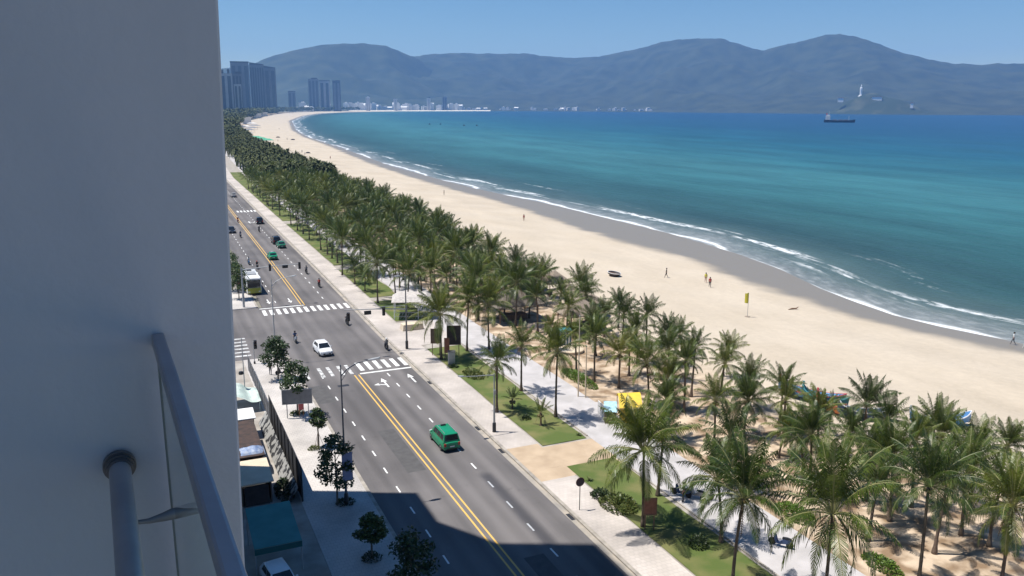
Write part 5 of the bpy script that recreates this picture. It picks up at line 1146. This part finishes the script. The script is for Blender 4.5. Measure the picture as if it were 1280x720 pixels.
for x, y, s, lb in ((107.3, 595.5, 1.0, 'dark low tent right of the dark figure far up the beach'), (93.5, 499.1, .9, 'small dark heap on the sand above the wind-bent palm'), (96.8, 489.9, 1.1, 'upturned dark boat on the sand above the wind-bent palm'), (137.6, 841.9, 1.2, 'dark upturned boat near the water far up the beach'), (131.7, 897.9, 1.2, 'small dark beach tent right of the green canopy')):
    tag(MB().loft([[(-1.6 * s * k, -.7 * s * k, z), (1.6 * s * k, -.7 * s * k, z), (1.9 * s * k, 0, z), (1.6 * s * k, .7 * s * k, z), (-1.6 * s * k, .7 * s * k, z), (-1.9 * s * k, 0, z)] for k, z in ((1, 0), (.85, .5 * s), (.35, .95 * s))]).build('upturned_boat' if 'boat' in lb else 'beach_tent' if 'tent' in lb else 'heap_and_shade', M['board_dark'], loc=(x, y, zg(x, y) - .02)), lb, 'boat' if 'boat' in lb else 'tent' if 'tent' in lb else 'heap')
def canopy(label, x, y, w, d_, h, m, rz=0, name='beach_canopy', z0=None):
    t = thing(name, label, 'canopy', (x, y, zg(x, y) if z0 is None else z0), rz); a, b = w / 2, d_ / 2
    MB().loft([[(-a, -b, h), (a, -b, h), (a, b, h), (-a, b, h)], [(-a, -b, h + .15), (a, -b, h + .15), (a, b, h + .15), (-a, b, h + .15)], [(-a * .5, -.1, h + 1.5), (a * .5, -.1, h + 1.5), (a * .5, .1, h + 1.5), (-a * .5, .1, h + 1.5)]]).build('roof', M[m], t)
    for i in (-1, 1):
        for j in (-1, 1): MB().tube([(i * a * .9, j * b * .9, -.2), (i * a * .9, j * b * .9, h)], .09, 6).build('post', M['galv'], t)
for x, y, w, m, lb in ((97, 800, 12, 'green_cloth', 'upper left green canopy on the far sand'), (98, 770, 11, 'green_cloth', 'middle green canopy on the far sand'), (100, 745, 9, 'green_cloth', 'lower right green canopy on the far sand'), (120, 1048, 12, 'grey_cloth', 'dark grey canopy above the green ones on the far sand'), (136, 1152, 13, 'grey_cloth', 'dark grey canopy, second above the green ones'), (155, 1279, 14, 'grey_cloth', 'dark grey canopy, highest of three near the tree edge'),
                        (86, 735, 9, 'tent_white', 'white tent left below the green canopies'), (91, 820, 10, 'tent_white', 'white tent left of the green canopies at the wood edge'), (104, 930, 11, 'tent_white', 'white tent between grey and green canopies'), (115, 1070, 10, 'tent_white', 'white tent left of the lowest grey canopy'), (134, 1210, 12, 'tent_white', 'white tent left of the second grey canopy'), (168, 1420, 14, 'tent_white', 'topmost white tent along the wood edge')):
    canopy(lb, x, y, w, w * .8, 2.6, m, .3)

# ------------------------------------------------------------------ the far shore: towers, town, statue, ship
def pol(az, r): return r * math.sin(R(az)), r * math.cos(R(az))
def far_tower(label, a0, a1, r, h, m, bands, roof=None, depth=34, glass='tower_dark', name='tower_block', crown=True):
    am = (a0 + a1) / 2; x, y = pol(am, r); w = r * R(a1 - a0)
    t = thing(name, label, 'tower', (x, y, 0), -R(am))
    MB().box((0, 0, h / 2), (w, depth, h)).build('wall', M[m], t)
    for k in range(bands):
        xx = -w / 2 + w * (k + .5) / bands; g = MB()
        MB().box((xx, -depth / 2 - .15, h * .49), (w / bands * .55, .5, h * .90)).build('window_band', M[glass], t)
    if roof == 'flat': MB().box((w * .1, 0, h + 3), (w * .6, depth * .7, 6)).build('roof_block', M['tower_dark'], t)
    if roof == 'dark': MB().box((0, 0, h + 2.5), (w * 1.02, depth, 5)).build('roof_block', M['tower_dark'], t)
    if roof == 'fins':
        for k in range(4): MB().box((-w * .36 + k * w * .24, 0, h + 5), (w * .1, depth * .8, 12 + 3 * (k % 2))).build('roof_fin', M['tower_dark'], t)
    if roof == 'spire': MB().tube([(w * .2, 0, h), (w * .2, 0, h + 34)], [1.4, .2], 6).build('spire', M['tower_dark'], t); MB().box((0, 0, h + 2), (w * .5, depth * .5, 4)).build('roof_block', M[m], t)
    if roof == 'slant': MB().loft([[(-w / 2, -depth / 2, h), (w / 2, -depth / 2, h), (w / 2, depth / 2, h), (-w / 2, depth / 2, h)], [(-w / 2, -depth / 2, h + 9), (w / 2, -depth / 2, h + 2), (w / 2, depth / 2, h + 2), (-w / 2, depth / 2, h + 9)]]).build('roof_block', M['tower_dark'], t)
    return t
def H_(r, py, hy=132.5): return 32 + (hy - py) / 1055. * r
far_tower('pale hotel tower with dark jagged top at the wall edge', 4.2, 5.72, 2650, H_(2650, 97), 'tower_pale', 4, 'fins')
far_tower('slim grey tower just right of the jagged topped one', 5.72, 6.32, 2720, H_(2720, 97), 'tower_grey', 3, 'flat')
far_tower('low pale slab standing in front of the tall dark group', 5.80, 6.25, 2560, H_(2560, 109), 'tower_pale', 2)
far_tower('tallest dark slab of the left tower group', 5.66, 6.78, 3300, H_(3300, 84.5), 'tower_grey', 3, 'dark')
far_tower('ribbed dark tower in the middle of the left group', 6.82, 7.70, 3400, H_(3400, 86.5), 'tower_grey', 6, 'slant')
far_tower('grey tower at the right end of the left group', 7.70, 8.42, 3500, H_(3500, 90), 'tower_grey', 2, 'slant')
far_tower('lone dark block between the two tower groups', 9.13, 9.60, 4250, H_(4250, 117.5), 'tower_grey', 2, 'dark')
far_tower('left tower of the group of three, with pale top', 10.44, 11.10, 4450, H_(4450, 102), 'tower_grey', 3, 'flat')
far_tower('middle tower of the group of three, one pale stripe', 11.15, 11.82, 4500, H_(4500, 104.5), 'tower_pale', 2, 'dark')
far_tower('right tower of the group of three, darkest of them', 12.0, 12.52, 4550, H_(4550, 104.5), 'tower_dark', 2, 'dark', glass='tower_grey')
far_tower('white waterfront block with a thin dark spire', 14.15, 14.42, 4950, H_(4950, 123), 'far_white', 2, 'spire', 26, glass='tower_pale')
far_tower('narrow white block left of the town centre', 15.98, 16.22, 5080, H_(5080, 125), 'far_white', 1, None, 24, glass='tower_pale')
far_tower('taller white block in the middle of the shoreline town', 18.2, 18.45, 5260, H_(5260, 124), 'far_white', 1, 'flat', 24, glass='tower_pale')
far_tower('greyer block beside the taller white one in the town', 19.25, 19.55, 5340, H_(5340, 122), 'tower_grey', 2, None, 24)
rh = random.Random(44); houses = {}
for v in range(4):
    mb = MB(); mb.box((0, 0, 8), (1, 1, 16)); houses[v] = None
hm = MB().box((0, 0, .5), (1, 1, 1)).box((.1, 0, 1.06), (.45, .5, .12)).mesh('town_building'); hm.materials.append(M['far_white'])
hm2 = MB().box((0, 0, .4), (1, 1, .8)).add([(-.55, -.55, .8), (.55, -.55, .8), (.55, .55, .8), (-.55, .55, .8), (-.55, 0, 1.1), (.55, 0, 1.1)], [(0, 1, 5, 4), (2, 3, 4, 5), (0, 4, 3), (1, 2, 5)]).mesh('town_house'); hm2.materials.append(M['far_white'])
for i in range(110):
    az = rh.choice((rh.uniform(9.0, 14.5), rh.uniform(13, 20), rh.uniform(13, 24), rh.uniform(19.5, 33.5)))
    dens = 1 if az < 20 else .6
    r = itp(R0, az) + rh.uniform(45, 260) if az > 12 else rh.uniform(4250, 4800); x, y = pol(az, r)
    o = bpy.data.objects.new('town_building', hm if rh.random() < .75 else hm2); COL.objects.link(o)
    w = rh.uniform(16, 46) * dens; hh = rh.uniform(14, 44) * (1 if az < 21 else .5)
    o.location = (x, y, 2 if az > 12 else 0); o.scale = (w, rh.uniform(14, 24), hh); o.rotation_euler = (0, 0, -R(az) + rh.uniform(-.4, .4))
    if az < 13: lb, g = 'small white building of the town at the foot of the towers', 'town buildings by the towers'
    elif az < 20: lb, g = 'small white building along the far beach of the bay', 'town buildings along the far beach'
    else: lb, g = 'tiny white building on the shore under the middle of the mountains', 'tiny shore buildings under the mountains'
    tag(o, lb, 'building', g)
for az, r, s, lb in ((5.6, 1700, 22, 'white flat roof among the trees below the left towers'), (6.4, 1500, 15, 'small white roof at the wood edge below the left towers'), (7.1, 2150, 18, 'white beach building left of the far sand'), (7.5, 2500, 20, 'farther white beach building at the wood edge')):
    x, y = pol(az, r); t = thing('beach_pavilion', lb, 'building', (x, y, 0), .2)
    MB().box((0, 0, 5), (s, s * .6, 10)).build('wall', M['far_white'], t); MB().box((0, 0, 10.6), (s * 1.15, s * .8, 1.2)).build('roof', M['tent_white'], t)
# distant boats, ship
for x, y, k, lb in ((499, 1504, 1, 'leftmost of four tiny fishing boats in the bay'), (519, 1499, .9, 'second from left of the tiny fishing boats'), (528, 1398, 1.1, 'third tiny fishing boat, a little nearer'), (550, 1392, 1.0, 'rightmost of four tiny fishing boats in the bay')):
    boat(lb, x, y, -3.3, .2 + k, 9 * k, 'ship_hull', 'ship_hull', roll=0)
t = thing('cargo_ship', 'dark hulled cargo ship with white superstructure at anchor in the bay', 'ship', (1466, 1454, -3.4), R(-44))
rings = []
for u, w, sh in ((-33, 5, 6.6), (-31, 6, 6.4), (-12, 6.4, 5.0), (15, 6.4, 5.0), (26, 5, 6.0), (33, .4, 7.6)):
    rings.append([(u, -w * .8, -.6), (u, w * .8, -.6), (u + (1 if u > 20 else 0), w, sh), (u + (1 if u > 20 else 0), -w, sh)])
MB().loft(rings).build('hull', M['ship_hull'], t)
MB().box((-25, 0, 10.5), (10, 10, 9)).build('superstructure', M['ship_white'], t, bevel=.2); MB().box((-25, 0, 16.2), (6, 8, 2.6)).build('bridge', M['ship_white'], t)
MB().box((-28, 0, 19), (3, 3, 3.4)).build('funnel', M['boat_red'], t); MB().tube([(-23, 0, 17), (-23, 0, 25)], .3, 6).build('mast', M['ship_white'], t); MB().tube([(20, 0, 5), (20, 0, 15)], .4, 6).build('mast', M['ship_white'], t)
for u in (-10, 2, 13): MB().box((u, 0, 5.9), (9, 8, 1.8)).build('hatch_cover', M['tower_grey'], t)
# statue on the headland
sx0, sy0 = pol(46.35, 4560); zs = 77
t = thing('white_statue', 'tall white standing statue on the green headland across the bay', 'statue', (sx0, sy0, zs), R(-46))
MB().lathe([(11, -16), (11, 2), (12.5, 4), (12, 8), (8, 9), (8, 12), (6, 13)], (0, 0, 0), 20).build('pedestal', M['statue'], t, smooth=40)
MB().lathe([(5.4, 12), (5.2, 20), (5.6, 32), (6.0, 42), (5.6, 48), (3.0, 51), (1.9, 52), (2.7, 54), (2.9, 57), (2.2, 60), (.4, 63)], (0, 0, 0), 20, 1, .8).build('figure', M['statue'], t, smooth=50)
for az, r, w, hh, zz, lb in ((45.2, 4500, 26, 8, 66, 'white low building left of the tall statue'), (47.3, 4510, 46, 5, 74, 'long white building right of the tall statue'), (49.3, 4470, 12, 12, 38, 'tiny white chapel lower on the headland slope')):
    x, y = pol(az, r); t = thing('temple_building', lb, 'building', (x, y, zz - 8), -R(az)); MB().box((0, 0, hh / 2 + 2), (w, 14, hh + 12)).build('wall', M['statue'], t); MB().box((0, 0, hh + 9), (w * 1.1, 17, 2)).build('roof', M['far_roof'], t)

# ------------------------------------------------------------------ air
def haze():
    mb = MB().box((750, 3300, 320 - 6.5), (14500, 12600, 653)); o = mb.build('haze', None); tag(o, kind='stuff')
    m = bpy.data.materials.new('sea_air'); m.use_nodes = True; N = m.node_tree.nodes; L = m.node_tree.links; N.clear()
    out = N.new('ShaderNodeOutputMaterial'); v = N.new('ShaderNodeVolumePrincipled'); v.inputs['Color'].default_value = (.25, .51, 1.0, 1); v.inputs['Density'].default_value = HAZE; v.inputs['Anisotropy'].default_value = 0.0
    L.new(v.outputs[0], out.inputs['Volume']); o.data.materials.append(m)
HAZE = 0.8e-4
haze()

# ------------------------------------------------------------------ camera
th, pit, rol = R(24), math.atan(228.0 / 1030.0), R(.2)
s, c, cp, sp = math.sin(th), math.cos(th), math.cos(pit), math.sin(pit)
fw = Vector((s * cp, c * cp, -sp)); r0 = Vector((c, -s, 0)); u0 = r0.cross(fw)
rt = r0 * math.cos(rol) + u0 * math.sin(rol); up = u0 * math.cos(rol) - r0 * math.sin(rol)
cd = bpy.data.cameras.new('camera'); cam = bpy.data.objects.new('camera', cd); COL.objects.link(cam)
cam.matrix_world = Matrix(((rt.x, up.x, -fw.x, 0), (rt.y, up.y, -fw.y, 0), (rt.z, up.z, -fw.z, CH), (0, 0, 0, 1)))
cd.sensor_width = 36; cd.lens = 1030 / 1280 * 36; cd.clip_start = .05; cd.clip_end = 40000
sc.camera = cam

# ------------------------------------------------------------------ daylight
EL = 69.0
sd = Vector((math.cos(R(EL)) * .91, -math.cos(R(EL)) * .415, -math.sin(R(EL))))
ld = bpy.data.lights.new('sun', 'SUN'); ld.energy = 5.0; ld.angle = R(.53); ld.color = (1, .955, .88)
sun = bpy.data.objects.new('sun', ld); COL.objects.link(sun); sun.rotation_euler = sd.to_track_quat('-Z', 'Y').to_euler()
w = bpy.data.worlds.new('World'); sc.world = w; w.use_nodes = True; N = w.node_tree.nodes; L = w.node_tree.links
sky = N.new('ShaderNodeTexSky'); sky.sky_type = 'NISHITA'; sky.sun_disc = False; sky.sun_elevation = R(EL); sky.sun_rotation = math.atan2(-.91, .415); sky.altitude = 30; sky.air_density = 1.0; sky.dust_density = 0.0; sky.ozone_density = 5.0
hz = N.new('ShaderNodeHueSaturation'); hz.inputs['Saturation'].default_value = 1.2; L.new(sky.outputs[0], hz.inputs['Color']); L.new(hz.outputs[0], N['Background'].inputs[0]); N['Background'].inputs[1].default_value = .073
sc.view_settings.view_transform = 'Standard'; sc.view_settings.look = 'None'; sc.view_settings.exposure = 0.38; sc.view_settings.gamma = 1
sc.cycles.max_bounces = 8; sc.cycles.diffuse_bounces = 3; sc.cycles.transparent_max_bounces = 8; sc.cycles.volume_bounces = 1
sc.cycles.use_denoising = True
